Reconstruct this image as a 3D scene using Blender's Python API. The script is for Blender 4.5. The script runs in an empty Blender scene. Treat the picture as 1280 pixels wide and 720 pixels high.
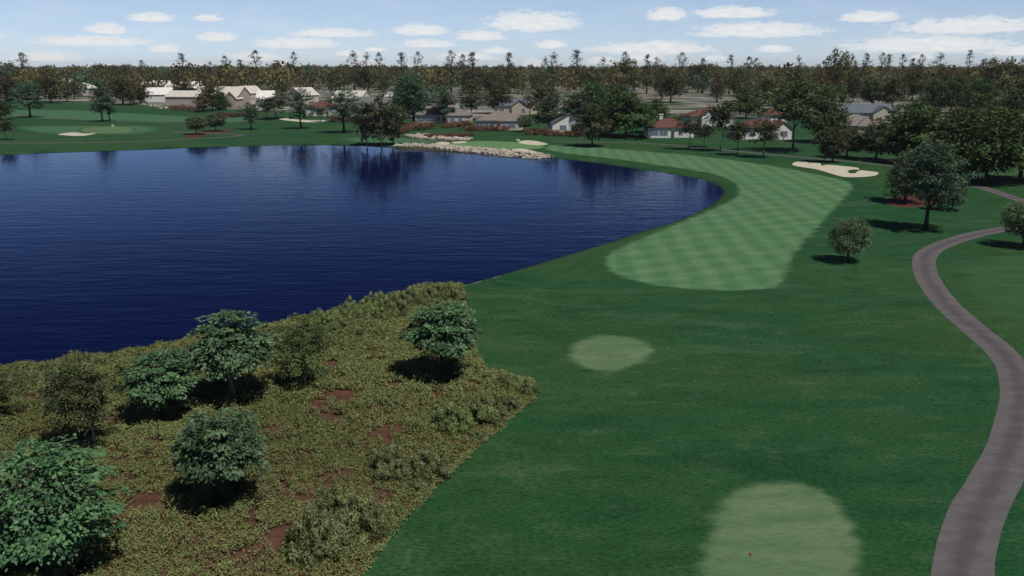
import bpy, math, random
import numpy as np
from mathutils import Vector
from mathutils.geometry import delaunay_2d_cdt

random.seed(7)
RNG = np.random.default_rng(7)
SC = bpy.context.scene
COL = SC.collection

# ------------------------------------------------------------------ camera
CAMH, FPX, HOR = 22.0, 1108.0, 82.0
PITCH = math.atan((360 - HOR) / FPX)
CP, SP = math.cos(PITCH), math.sin(PITCH)
WATER_Z = -0.38


def G(px, py, z=0.0):
    """photograph pixel (1280x720) -> point of the ground plane"""
    a, b = (px - 640) / FPX, (360 - py) / FPX
    d = (a, CP + b * SP, -SP + b * CP)
    t = (z - CAMH) / d[2]
    return (d[0] * t, d[1] * t, z)


def depth(p):
    return p[1] * CP - (p[2] - CAMH) * SP


def height_at(p, ty):
    v = (360 - ty) / FPX
    return CAMH + p[1] * (v * CP - SP) / (CP + v * SP)


cam = bpy.data.cameras.new('camera')
cam.sensor_width = 36
cam.lens = 36 * FPX / 1280
cam.clip_start, cam.clip_end = 0.5, 30000
camo = bpy.data.objects.new('camera', cam)
COL.objects.link(camo)
camo.location = (0, 0, CAMH)
camo.rotation_euler = (math.pi / 2 - PITCH, 0, 0)
SC.camera = camo

# ------------------------------------------------------------------ numpy helpers


def nrm(a):
    return a / np.maximum(np.linalg.norm(a, axis=-1, keepdims=True), 1e-9)


_LAT = np.random.default_rng(3).random((256, 256))


def vnoise(x, y):
    x = np.asarray(x, float); y = np.asarray(y, float)
    xi, yi = np.floor(x).astype(int), np.floor(y).astype(int)
    fx, fy = x - xi, y - yi
    fx, fy = fx * fx * (3 - 2 * fx), fy * fy * (3 - 2 * fy)
    g = lambda i, j: _LAT[i & 255, j & 255]
    return (g(xi, yi) * (1 - fx) + g(xi + 1, yi) * fx) * (1 - fy) + (g(xi, yi + 1) * (1 - fx) + g(xi + 1, yi + 1) * fx) * fy


def catmull(pts, n=8, closed=True):
    P = np.array(pts, float)
    N = len(P)
    out = []
    rng = range(N) if closed else range(N - 1)
    for i in rng:
        if closed:
            a, b, c, d = P[(i - 1) % N], P[i], P[(i + 1) % N], P[(i + 2) % N]
        else:
            a, b, c, d = P[max(i - 1, 0)], P[i], P[i + 1], P[min(i + 2, N - 1)]
        for k in range(n):
            t = k / n
            out.append(0.5 * ((2 * b) + (c - a) * t + (2 * a - 5 * b + 4 * c - d) * t * t + (3 * b - a - 3 * c + d) * t ** 3))
    if not closed:
        out.append(P[-1])
    return np.array(out)


def resample(P, step, closed=True):
    Q = np.vstack([P, P[:1]]) if closed else P
    s = np.concatenate([[0], np.cumsum(np.linalg.norm(np.diff(Q, axis=0), axis=1))])
    n = max(4, int(round(s[-1] / step)))
    t = np.linspace(0, s[-1], n + 1)
    if closed:
        t = t[:-1]
    return np.stack([np.interp(t, s, Q[:, k]) for k in range(Q.shape[1])], 1)


def inside(poly, xy):
    x, y = xy[:, 0], xy[:, 1]
    r = np.zeros(len(xy), bool)
    n = len(poly)
    for i in range(n):
        x1, y1 = poly[i]; x2, y2 = poly[(i + 1) % n]
        if y1 == y2:
            continue
        c = ((y1 > y) != (y2 > y)) & (x < (x2 - x1) * (y - y1) / (y2 - y1) + x1)
        r ^= c
    return r


def edge_dist(poly, xy):
    d = np.full(len(xy), 1e18)
    n = len(poly)
    for i in range(n):
        a = poly[i]; b = poly[(i + 1) % n]
        ab = b - a
        t = np.clip(((xy - a) @ ab) / max(ab @ ab, 1e-9), 0, 1)
        q = xy - (a + t[:, None] * ab)
        d = np.minimum(d, (q * q).sum(1))
    return np.sqrt(d)


def sdist(poly, xy):
    """positive inside"""
    return np.where(inside(poly, xy), 1, -1) * edge_dist(poly, xy)


def pxpoly(pts, z=0.0, n=8, step=None):
    w = [G(x, y, z)[:2] for x, y in pts]
    c = catmull(w, n)
    return resample(c, step) if step else c

# ------------------------------------------------------------------ mesh helpers


def new_mesh(name, verts, faces, mats, smooth=False, mi=None, attrs=None):
    """faces: (N,k) array or list of tuples"""
    me = bpy.data.meshes.new(name)
    verts = np.asarray(verts, np.float32)
    if isinstance(faces, np.ndarray):
        k = faces.shape[1]
        me.vertices.add(len(verts))
        me.vertices.foreach_set('co', verts.ravel())
        me.loops.add(faces.size)
        me.loops.foreach_set('vertex_index', faces.astype(np.int32).ravel())
        me.polygons.add(len(faces))
        me.polygons.foreach_set('loop_start', np.arange(0, faces.size, k, dtype=np.int32))
        me.update(calc_edges=True)
    else:
        me.from_pydata([tuple(map(float, v)) for v in verts], [], [tuple(int(i) for i in f) for f in faces])
    for m in mats if isinstance(mats, (list, tuple)) else [mats]:
        me.materials.append(m)
    if mi is not None:
        me.polygons.foreach_set('material_index', np.asarray(mi, np.int32))
    me.polygons.foreach_set('use_smooth', np.full(len(me.polygons), smooth, bool))
    for an, av in (attrs or {}).items():
        a = me.attributes.new(an, 'FLOAT', 'POINT')
        a.data.foreach_set('value', np.asarray(av, np.float32))
    me.update()
    return me


def link(name, me, parent=None, loc=(0, 0, 0), rz=0.0, scale=None):
    o = bpy.data.objects.new(name, me)
    COL.objects.link(o)
    if parent:
        o.parent = parent
    o.location = loc
    o.rotation_euler = (0, 0, rz)
    if scale:
        o.scale = scale
    return o


def tag(o, label=None, cat=None, group=None, kind=None):
    if label: o['label'] = label
    if cat: o['category'] = cat
    if group: o['group'] = group
    if kind: o['kind'] = kind
    return o


class MB:
    def __init__(s):
        s.v, s.f = [], []

    def add(s, verts, faces):
        n = len(s.v)
        s.v += [tuple(v) for v in verts]
        s.f += [tuple(i + n for i in f) for f in faces]
        return s

    def box(s, x0, x1, y0, y1, z0, z1):
        v = [(x0, y0, z0), (x1, y0, z0), (x1, y1, z0), (x0, y1, z0), (x0, y0, z1), (x1, y0, z1), (x1, y1, z1), (x0, y1, z1)]
        return s.add(v, [(3, 2, 1, 0), (4, 5, 6, 7), (0, 1, 5, 4), (1, 2, 6, 5), (2, 3, 7, 6), (3, 0, 4, 7)])

    def tube(s, pts, rad, k=6, cap=True):
        pts = np.array(pts, float)
        T = nrm(np.gradient(pts, axis=0))
        ref = np.array([1.0, 0.13, 0.0])
        vs, fs = [], []
        for p, t, r in zip(pts, T, rad):
            u = nrm(np.cross(t, ref)); w = np.cross(t, u)
            for j in range(k):
                a = 2 * math.pi * j / k
                vs.append(p + r * (math.cos(a) * u + math.sin(a) * w))
        for i in range(len(pts) - 1):
            for j in range(k):
                fs.append((i * k + j, i * k + (j + 1) % k, (i + 1) * k + (j + 1) % k, (i + 1) * k + j))
        if cap:
            fs.append(tuple(range((len(pts) - 1) * k, len(pts) * k)))
            fs.append(tuple(range(k - 1, -1, -1)))
        return s.add(vs, fs)

    def mesh(s, name, mat, smooth=False):
        return new_mesh(name, s.v, s.f, mat, smooth)

# ------------------------------------------------------------------ materials


class NT:
    def __init__(s, tree):
        s.t = tree; s.n = tree.nodes; s.l = tree.links

    def new(s, typ, ins=None, **kw):
        n = s.n.new(typ)
        for k, v in kw.items():
            setattr(n, k, v)
        for k, v in (ins or {}).items():
            if hasattr(v, 'is_output') or isinstance(v, bpy.types.NodeSocket):
                s.l.new(v, n.inputs[k])
            else:
                n.inputs[k].default_value = v
        return n

    def math(s, op, a, b=0.0, clamp=False):
        return s.new('ShaderNodeMath', {0: a, 1: b}, operation=op, use_clamp=clamp).outputs[0]

    def mix(s, f, a, b, blend='MIX'):
        n = s.new('ShaderNodeMix', data_type='RGBA', blend_type=blend)
        for i, v in ((0, f), (6, a), (7, b)):
            if isinstance(v, bpy.types.NodeSocket):
                s.l.new(v, n.inputs[i])
            else:
                n.inputs[i].default_value = v if i == 0 else (*v[:3], 1)
        return n.outputs[2]

    def pos(s, scale=(1, 1, 1), rot=(0, 0, 0), obj=False):
        if obj:
            c = s.new('ShaderNodeTexCoord').outputs['Object']
        else:
            c = s.new('ShaderNodeNewGeometry').outputs['Position']
        return s.new('ShaderNodeMapping', {'Vector': c, 'Scale': scale, 'Rotation': rot}).outputs[0]

    def noise(s, vec, scale=1.0, detail=4.0, rough=0.55, dist=0.0):
        return s.new('ShaderNodeTexNoise', {'Vector': vec, 'Scale': scale, 'Detail': detail, 'Roughness': rough, 'Distortion': dist}).outputs[0]

    def ramp(s, f, lo, hi, smooth=True):
        return s.new('ShaderNodeMapRange', {0: f, 1: lo, 2: hi, 3: 0.0, 4: 1.0}, interpolation_type='SMOOTHSTEP' if smooth else 'LINEAR').outputs[0]

    def attr(s, name):
        return s.new('ShaderNodeAttribute', attribute_name=name).outputs['Fac']

    def out(s, col, rough=0.8, spec=0.2, bump=None, bstr=0.3, bdist=0.05, **extra):
        ins = {'Roughness': rough, 'Specular IOR Level': spec}
        if isinstance(col, bpy.types.NodeSocket):
            ins['Base Color'] = col
        else:
            ins['Base Color'] = (*col[:3], 1)
        ins.update(extra)
        p = s.new('ShaderNodeBsdfPrincipled', ins)
        if bump is not None:
            b = s.new('ShaderNodeBump', {'Height': bump, 'Strength': bstr, 'Distance': bdist})
            s.l.new(b.outputs[0], p.inputs['Normal'])
        s.surf(p.outputs[0])
        return p

    def surf(s, sock):
        o = s.n.get('Material Output') or s.new('ShaderNodeOutputMaterial')
        s.l.new(sock, o.inputs['Surface'])


def mat(name):
    m = bpy.data.materials.new(name)
    m.use_nodes = True
    m.node_tree.nodes.clear()
    return m, NT(m.node_tree)


def rough_colour(t):
    """unmown grass: broad mottling, mid clumps and fine fibre"""
    n1 = t.noise(t.pos((0.03, 0.045, 0)), 1.0, 5, 0.6, 0.6)
    n2 = t.noise(t.pos((0.30, 0.55, 0)), 1.0, 5, 0.65, 0.3)
    n3 = t.noise(t.pos((3.0, 7.0, 0)), 1.0, 4, 0.7)
    n4 = t.noise(t.pos((0.012, 0.012, 0)), 1.0, 3, 0.5)
    n5 = t.noise(t.pos((0.09, 0.21, 0), (0, 0, 0.5)), 1.0, 5, 0.65, 0.8)
    c = t.mix(t.ramp(n1, 0.36, 0.64), (0.0140, 0.071, 0.026), (0.030, 0.076, 0.024))
    c = t.mix(t.math('MULTIPLY', t.ramp(n4, 0.45, 0.66), 0.5), c, (0.048, 0.094, 0.036))
    c = t.mix(t.math('MULTIPLY', t.ramp(n5, 0.50, 0.70), 0.80), c, (0.050, 0.098, 0.048))
    c = t.mix(t.math('MULTIPLY', t.ramp(n5, 0.46, 0.30), 0.5), c, (0.010, 0.044, 0.018))
    c = t.mix(t.math('MULTIPLY', t.ramp(n2, 0.50, 0.76), 0.55), c, (0.075, 0.125, 0.066))
    c = t.mix(t.math('MULTIPLY', t.ramp(n2, 0.46, 0.26), 0.65), c, (0.008, 0.038, 0.014))
    f = t.math('ADD', t.math('MULTIPLY', t.ramp(n3, 0.28, 0.72), 0.85), 0.47)
    c = t.mix(1.0, c, t.new('ShaderNodeCombineColor', {0: t.math('MULTIPLY', f, 0.92), 1: f, 2: t.math('MULTIPLY', f, 0.92)}).outputs[0], 'MULTIPLY')
    return c, n2, n3


def short_grass(name, base, light, stripes=0.0, edge=1.0):
    m, t = mat(name)
    rc, n2, n3 = rough_colour(t)
    s2 = t.noise(t.pos((0.16, 0.5, 0)), 1.0, 5, 0.65, 0.4)
    s3 = t.noise(t.pos((1.5, 4.2, 0)), 1.0, 4, 0.7)
    c = t.mix(t.ramp(s2, 0.3, 0.72), base, light)
    if stripes:
        def wave(rot, per, sc):
            v = t.new('ShaderNodeSeparateXYZ', {0: t.pos((1, 1, 1), (0, 0, rot))}).outputs[0]
            wob = t.math('MULTIPLY', t.math('SUBTRACT', t.noise(t.pos((0.05, 0.05, 0)), 1, 2), 0.5), 1.6)
            w = t.math('SINE', t.math('MULTIPLY', t.math('ADD', v, wob), 2 * math.pi / per))
            return t.math('MULTIPLY', t.ramp(w, -0.9, 0.9), sc)
        wv = t.math('ADD', wave(0.05, 3.5, 0.62), wave(math.radians(58), 4.0, 0.38))
        c = t.mix(t.math('MULTIPLY', wv, stripes), c, tuple(x * k for x, k in zip(base, (0.50, 0.66, 0.50))))
    f = t.math('ADD', t.math('MULTIPLY', s3, 0.9), 0.55)
    c = t.mix(1.0, c, t.new('ShaderNodeCombineColor', {0: f, 1: f, 2: f}).outputs[0], 'MULTIPLY')
    e = t.math('ADD', t.attr('edge'), t.math('MULTIPLY', t.math('SUBTRACT', n2, 0.5), edge * 1.6))
    c = t.mix(t.ramp(e, edge * 0.15, edge), rc, c)
    t.out(c, 0.85, 0.12, s3, 0.5, 0.02)
    return m


def mk_ground():
    m, t = mat('rough_grass')
    rc, n2, n3 = rough_colour(t)
    # suburban land far behind the houses
    a = t.noise(t.pos((0.011, 0.020, 0)), 1.0, 4, 0.6, 0.4)
    b = t.noise(t.pos((0.03, 0.07, 0)), 1.0, 3, 0.6)
    u = t.mix(t.ramp(a, 0.42, 0.55), (0.085, 0.085, 0.045), (0.030, 0.060, 0.024))
    u = t.mix(t.ramp(b, 0.47, 0.55), u, (0.22, 0.205, 0.185))
    u = t.mix(t.ramp(b, 0.60, 0.66), u, (0.36, 0.35, 0.335))
    u = t.mix(t.ramp(b, 0.38, 0.33), u, (0.11, 0.085, 0.05))
    c = t.mix(t.attr('urban'), rc, u)
    # wet dark soil of the bank
    c = t.mix(t.attr('bank'), c, (0.012, 0.022, 0.010))
    t.out(c, 0.9, 0.1, n3, 0.6, 0.05)
    return m


def mk_leaf(name, dark, light, trans=0.3, rough=0.6, spec=0.25):
    m, t = mat(name)
    v = t.attr('tint')
    r = t.new('ShaderNodeObjectInfo').outputs['Random']
    c = t.mix(v, dark, light)
    h = t.new('ShaderNodeHueSaturation', {'Color': c, 'Hue': t.math('ADD', 0.485, t.math('MULTIPLY', r, 0.03)),
                                          'Saturation': t.math('ADD', 0.95, t.math('MULTIPLY', r, 0.16)),
                                          'Value': t.math('ADD', 0.85, t.math('MULTIPLY', r, 0.32))}).outputs[0]
    p = t.new('ShaderNodeBsdfPrincipled', {'Base Color': h, 'Roughness': rough, 'Specular IOR Level': spec})
    tr = t.new('ShaderNodeBsdfTranslucent', {'Color': t.mix(0.4, h, (0.10, 0.13, 0.02))})
    mx = t.new('ShaderNodeMixShader', {0: trans, 1: p.outputs[0], 2: tr.outputs[0]})
    t.surf(mx.outputs[0])
    return m


def mk_plain(name, col, rough=0.8, spec=0.2, var=0.25, sc=(2, 2, 2), obj=True, bstr=0.25, bdist=0.03, metallic=0.0):
    m, t = mat(name)
    n = t.noise(t.pos(sc, obj=obj), 1.0, 5, 0.65)
    c = t.mix(t.ramp(n, 0.25, 0.75), tuple(x * (1 - var) for x in col), tuple(x * (1 + var) for x in col))
    t.out(c, rough, spec, n, bstr, bdist)
    return m


def mk_roof(name, col):
    m, t = mat(name)
    p = t.new('ShaderNodeSeparateXYZ', {0: t.pos(obj=True)}).outputs[2]
    n = t.noise(t.pos((0.8, 0.8, 2.5), obj=True), 1.0, 5, 0.7)
    s = t.math('FRACT', t.math('MULTIPLY', p, 5.0))
    c = t.mix(t.ramp(n, 0.3, 0.7), tuple(x * 0.78 for x in col), tuple(x * 1.2 for x in col))
    c = t.mix(t.math('MULTIPLY', t.ramp(s, 0.8, 0.95), 0.35), c, tuple(x * 0.4 for x in col))
    t.out(c, 0.8, 0.2, s, 0.4, 0.04)
    return m


def mk_water():
    m, t = mat('lake_water')
    a = t.noise(t.pos((0.13, 0.42, 1), (0, 0, 0.12)), 1.0, 2, 0.5, 0.6)
    b = t.noise(t.pos((0.45, 1.5, 1), (0, 0, -0.15)), 1.0, 2, 0.5, 0.3)
    g = t.noise(t.pos((0.02, 0.06, 1)), 1.0, 3, 0.5)
    h = t.math('ADD', t.math('MULTIPLY', a, 0.68), t.math('MULTIPLY', b, 0.32))
    h = t.math('MULTIPLY', h, t.math('ADD', 0.55, t.math('MULTIPLY', g, 0.9)))
    yy = t.new('ShaderNodeSeparateXYZ', {0: t.pos()}).outputs[1]
    shel = t.new('ShaderNodeMapRange', {0: yy, 1: 90.0, 2: 240.0, 3: 0.085, 4: 0.036}).outputs[0]   # sheltered under the far bank
    nb = t.new('ShaderNodeBump', {'Height': t.math('MULTIPLY', h, shel), 'Strength': 1.0, 'Distance': 1.0}).outputs[0]
    df = t.new('ShaderNodeBsdfDiffuse', {'Color': (0.0020, 0.0050, 0.034, 1), 'Normal': nb})
    gl = t.new('ShaderNodeBsdfGlossy', {'Color': (0.66, 0.80, 1.0, 1), 'Roughness': 0.015, 'Normal': nb})
    fr = t.new('ShaderNodeFresnel', {'IOR': 1.060, 'Normal': nb}).outputs[0]
    t.surf(t.new('ShaderNodeMixShader', {0: fr, 1: df.outputs[0], 2: gl.outputs[0]}).outputs[0])
    return m


def mk_path(name, col):
    m, t = mat(name)
    u = t.attr('across')
    n = t.noise(t.pos((0.7, 1.1, 0)), 1.0, 5, 0.65)
    f = t.noise(t.pos((9, 14, 0)), 1.0, 4, 0.7)
    g = t.noise(t.pos((0.22, 0.3, 0)), 1.0, 3, 0.6)
    c = t.mix(t.ramp(n, 0.3, 0.7), tuple(x * 0.86 for x in col), tuple(x * 1.14 for x in col))
    c = t.mix(t.math('MULTIPLY', t.ramp(t.math('ADD', u, t.math('MULTIPLY', n, 0.8)), 1.0, 0.45), 0.55), c, tuple(x * 0.50 for x in col))
    c = t.mix(t.math('MULTIPLY', t.ramp(g, 0.5, 0.75), 0.3), c, (0.10, 0.085, 0.09))
    k = t.math('ADD', 0.6, t.math('MULTIPLY', f, 0.8))
    c = t.mix(1.0, c, t.new('ShaderNodeCombineColor', {0: k, 1: k, 2: k}).outputs[0], 'MULTIPLY')
    t.out(c, 0.9, 0.15, f, 0.4, 0.02)
    return m


def mk_soil():
    m, t = mat('red_soil')
    n = t.noise(t.pos((0.9, 1.2, 0)), 1.0, 6, 0.7)
    f = t.noise(t.pos((7, 9, 0)), 1.0, 4, 0.7)
    c = t.mix(t.ramp(n, 0.3, 0.7), (0.060, 0.028, 0.019), (0.125, 0.060, 0.042))
    c = t.mix(t.math('MULTIPLY', t.ramp(f, 0.45, 0.7), 0.5), c, (0.055, 0.055, 0.022))
    t.out(c, 0.95, 0.1, f, 0.6, 0.05)
    return m


M = {}
M['ground'] = mk_ground()
M['fairway'] = short_grass('fairway_grass', (0.072, 0.172, 0.076), (0.124, 0.215, 0.110), 0.58, 1.3)
M['tee'] = short_grass('tee_grass', (0.075, 0.140, 0.062), (0.122, 0.185, 0.094), 0.0, 1.2)
M['green'] = short_grass('putting_grass', (0.095, 0.200, 0.075), (0.125, 0.235, 0.095), 0.0, 1.2)
M['farfairway'] = short_grass('far_fairway_grass', (0.040, 0.115, 0.052), (0.064, 0.150, 0.072), 0.0, 5.0)
M['water'] = mk_water()
M['path'] = mk_path('cart_path_asphalt', (0.112, 0.103, 0.107))
M['road'] = mk_path('far_road_asphalt', (0.24, 0.235, 0.235))
M['soil'] = mk_soil()
M['sand'] = mk_plain('bunker_sand', (0.50, 0.455, 0.36), 0.95, 0.1, 0.12, (0.5, 0.8, 0.5), False, 0.3, 0.1)
M['stone'] = mk_plain('riprap_stone', (0.34, 0.305, 0.25), 0.9, 0.2, 0.5, (0.7, 0.7, 0.7), False)
M['mulch'] = mk_plain('red_mulch', (0.088, 0.037, 0.026), 0.95, 0.1, 0.4, (1.2, 1.2, 1), False)
M['maple'] = mk_leaf('leaf_blue_green', (0.026, 0.066, 0.03), (0.15, 0.265, 0.122), 0.15)
M['airy'] = mk_leaf('leaf_dark_olive', (0.026, 0.04, 0.014), (0.12, 0.148, 0.055), 0.2)
M['sage'] = mk_leaf('leaf_sage', (0.06, 0.09, 0.046), (0.185, 0.225, 0.125))
M['teal'] = mk_leaf('leaf_teal', (0.028, 0.07, 0.042), (0.13, 0.225, 0.135), 0.2)
M['deep'] = mk_leaf('leaf_deep_green', (0.02, 0.048, 0.014), (0.09, 0.155, 0.045))
M['dusk'] = mk_leaf('leaf_dusky_green', (0.03, 0.04, 0.018), (0.125, 0.145, 0.07))
M['brown'] = mk_leaf('leaf_brown', (0.048, 0.041, 0.016), (0.14, 0.12, 0.05))
M['brolive'] = mk_leaf('leaf_brown_olive', (0.058, 0.057, 0.021), (0.2, 0.188, 0.078))
M['yolive'] = mk_leaf('leaf_yellow_olive', (0.075, 0.07, 0.028), (0.21, 0.185, 0.085))
M['scrub'] = mk_leaf('leaf_scrub', (0.105, 0.118, 0.042), (0.312, 0.335, 0.145), 0.3)
M['shrub'] = mk_leaf('leaf_shrub', (0.105, 0.132, 0.048), (0.34, 0.395, 0.175), 0.3)
M['hedge'] = mk_leaf('leaf_rust', (0.105, 0.054, 0.036), (0.29, 0.16, 0.112))
M['bark'] = mk_plain('bark_dark', (0.045, 0.035, 0.027), 0.95, 0.1, 0.4, (6, 6, 1.5))
M['barkg'] = mk_plain('bark_grey', (0.13, 0.115, 0.10), 0.95, 0.1, 0.4, (6, 6, 1.5))
M['barkw'] = mk_plain('bark_pale', (0.22, 0.205, 0.19), 0.95, 0.1, 0.4, (6, 6, 2.5))
M['white'] = mk_plain('wall_white', (0.74, 0.72, 0.69), 0.8, 0.2, 0.06)
M['cream'] = mk_plain('wall_cream', (0.58, 0.50, 0.41), 0.8, 0.2, 0.08)
M['pink'] = mk_plain('wall_rose_beige', (0.60, 0.50, 0.46), 0.8, 0.2, 0.1)
M['beige'] = mk_plain('wall_beige', (0.44, 0.37, 0.33), 0.8, 0.2, 0.1)
M['sagewall'] = mk_plain('wall_pale_green', (0.34, 0.42, 0.36), 0.8, 0.2, 0.08)
M['r_white'] = mk_roof('roof_white', (0.74, 0.72, 0.68))
M['r_cream'] = mk_roof('roof_cream', (0.58, 0.54, 0.47))
M['r_red'] = mk_roof('roof_red_tile', (0.125, 0.058, 0.048))
M['r_brown'] = mk_roof('roof_brown', (0.205, 0.175, 0.160))
M['r_grey'] = mk_roof('roof_grey', (0.16, 0.16, 0.165))
M['r_blue'] = mk_roof('roof_slate_blue', (0.125, 0.145, 0.175))
M['trim'] = mk_plain('trim_white', (0.78, 0.77, 0.75), 0.6, 0.3, 0.04)
M['door'] = mk_plain('door_brown', (0.12, 0.06, 0.04), 0.6, 0.3, 0.1)
M['glass'] = mk_plain('window_glass', (0.17, 0.20, 0.27), 0.12, 0.6, 0.1, bstr=0.0)
M['red'] = mk_plain('paint_red', (0.30, 0.02, 0.015), 0.4, 0.5, 0.05)
M['steel'] = mk_plain('paint_white', (0.75, 0.75, 0.72), 0.4, 0.5, 0.05)
M['cloth'] = mk_plain('flag_cloth', (0.72, 0.70, 0.66), 0.8, 0.2, 0.05)

# ------------------------------------------------------------------ outlines
LAKE_PX = [(-520, 560), (-300, 510), (-120, 484), (0, 463), (90, 450), (150, 441), (235, 427), (350, 407), (420, 391), (480, 374), (540, 361),
           (585, 354), (640, 339), (700, 321), (760, 303), (800, 290), (850, 274), (885, 258), (901, 245), (901, 235), (882, 226),
           (850, 219.5), (800, 212), (750, 204.5), (700, 198.5), (670, 197), (640, 195), (600, 191.5), (560, 189), (520, 187.5), (480, 184), (430, 181.5),
           (350, 181.5), (250, 184), (150, 188), (60, 191), (0, 193.5), (-200, 200), (-600, 208), (-1000, 260), (-900, 480)]
LAKE = pxpoly(LAKE_PX, WATER_Z, 6)
GOLF = np.array([G(x, y)[:2] for x, y in [(-700, 125), (-100, 124), (60, 126), (170, 130), (330, 138), (420, 141), (520, 149), (680, 150), (800, 142), (900, 148), (1000, 145), (1100, 150),
                                          (1300, 152), (2200, 165)]] + [(2500, -3000), (-2500, -3000)])

# ------------------------------------------------------------------ ground (one sheet to the horizon)


def build_ground():
    fine = np.radians(np.linspace(-42, 42, 520))
    rest = np.radians(np.linspace(44, 316, 137))
    ang = np.concatenate([fine, rest])
    rad = [4.0]
    while rad[-1] < 14000:
        r = rad[-1]
        rad.append(r + max(0.35, r * (0.0085 if r < 420 else 0.03)))
    rad = np.array(rad)
    A, R = np.meshgrid(ang, rad)
    X, Y = (np.sin(A) * R).ravel(), (np.cos(A) * R).ravel()
    xy = np.stack([X, Y], 1)
    near = R.ravel() < 900
    sd = np.full(len(X), -1e6)
    sd[near] = sdist(LAKE, xy[near])
    o = -sd                                  # distance outside the water line
    z = np.zeros(len(X))
    k = np.clip((2.6 - o) / 2.6, 0, 1)
    z = np.where(o > 0, WATER_Z * k * k * (3 - 2 * k), WATER_Z - np.clip(-o * 0.30, 0, 2.2))
    bank = np.clip(1 - np.abs(o - 0.0) / 0.9, 0, 1)
    urb = np.ones(len(X))
    g = sdist(GOLF, xy)
    urb = np.clip((6 - g) / 14, 0, 1)
    n, m = len(rad), len(ang)
    idx = np.arange(n * m).reshape(n, m)
    a, b = idx[:-1], idx[1:]
    q = np.stack([a, np.roll(a, -1, 1), np.roll(b, -1, 1), b], -1).reshape(-1, 4)
    verts = np.stack([X, Y, z], 1)
    # centre
    c = len(verts)
    verts = np.vstack([verts, [[0, 0, 0]]])
    tri = np.stack([idx[0], idx[0], np.roll(idx[0], -1), np.full(m, c)], 1)
    faces = [tuple(f) for f in q] + [(t[0], t[2], t[3]) for t in tri]
    me = new_mesh('ground', verts, [f[::-1] for f in faces], M['ground'], True,
                  attrs={'urban': np.append(urb, 0), 'bank': np.append(bank, 0)})
    tag(link('ground', me), kind='structure')


build_ground()

lp = LAKE
_, = (0,)
wx0, wy0 = LAKE.min(0) - 4
wx1, wy1 = LAKE.max(0) + 4


def build_water():
    big = resample(LAKE, 6.0)
    c = big.mean(0)
    # the sheet reaches a little under the bank on every side
    nx = nrm(np.roll(big, -1, 0) - np.roll(big, 1, 0))
    out = np.stack([nx[:, 1], -nx[:, 0]], 1)
    area = 0.5 * np.sum(big[:, 0] * np.roll(big[:, 1], -1) - np.roll(big[:, 0], -1) * big[:, 1])
    if area < 0:
        out = -out
    P = big + out * 1.2
    r = delaunay_2d_cdt([Vector(p) for p in P], [(i, (i + 1) % len(P)) for i in range(len(P))], [], 1, 1e-4)
    v = [(p.x, p.y, WATER_Z) for p in r[0]]
    me = new_mesh('lake', v, [tuple(f) for f in r[2]], M['water'], True)
    if me.polygons[0].normal.z < 0:
        me.flip_normals()
    tag(link('lake', me), kind='structure')


build_water()


def sheet(name, px, z, material, step=1.2, grid=1.6, smooth=True, kind='structure', world=None, attr=True, bumpz=None):
    P = world if world is not None else (pxpoly(px, 0, 8, step) if smooth else resample(np.array([G(x, y)[:2] for x, y in px]), step))
    lo, hi = P.min(0), P.max(0)
    gx, gy = np.meshgrid(np.arange(lo[0], hi[0], grid), np.arange(lo[1], hi[1], grid))
    I = np.stack([gx.ravel(), gy.ravel()], 1) + np.random.default_rng(1).uniform(-0.2, 0.2, (gx.size, 2)) * grid
    sd = sdist(P, I)
    I = I[sd > grid * 0.3]
    V = np.vstack([P, I])
    r = delaunay_2d_cdt([Vector(p) for p in V], [(i, (i + 1) % len(P)) for i in range(len(P))], [], 1, 1e-5)
    vv = np.array([(p.x, p.y) for p in r[0]])
    e = np.clip(sdist(P, vv), 0, 1e3)
    zz = np.full(len(vv), z) if bumpz is None else z + bumpz(vv, e)
    me = new_mesh(name, np.column_stack([vv, zz]), [tuple(f) for f in r[2]], material, True, attrs={'edge': e})
    me.update()
    if sum(p.normal.z for p in me.polygons) < 0:
        me.flip_normals()
    return tag(link(name, me), kind=kind)


FAIRWAY = [(751, 325), (756, 338), (775, 348), (812, 357), (860, 363), (920, 365.5), (965, 363), (988, 352), (992, 336), (1000, 318), (1022, 293), (1046, 265), (1063, 245), (1070, 233),
           (1060, 226), (1030, 219), (990, 211), (940, 203), (880, 195.5), (800, 188.5), (740, 184), (690, 181.5), (676, 185), (700, 191), (760, 198), (820, 206.5), (870, 214), (904, 223), (919, 235), (913, 247), (880, 263), (830, 284), (790, 300), (762, 313)]
sheet('fairway', FAIRWAY, 0.004, M['fairway'])
sheet('green', [(556, 180), (580, 177), (610, 176), (645, 177.5), (672, 180.5), (684, 183), (676, 186), (650, 187), (620, 186), (590, 184), (565, 183)], 0.010, M['green'], 1.5, 2.0)
sheet('tee_box', [(701, 441), (711, 427), (734, 419), (766, 416.5), (802, 422), (824, 433), (820, 447), (797, 461), (765, 468), (733, 465), (709, 455)], 0.004, M['tee'], 0.4, 0.6)
sheet('tee_box', [(845, 900), (850, 800), (866, 690), (886, 628), (922, 602), (965, 596), (1007, 600), (1049, 620), (1081, 656), (1093, 700), (1096, 800), (1090, 900)], 0.004, M['tee'], 0.4, 0.6)
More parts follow.
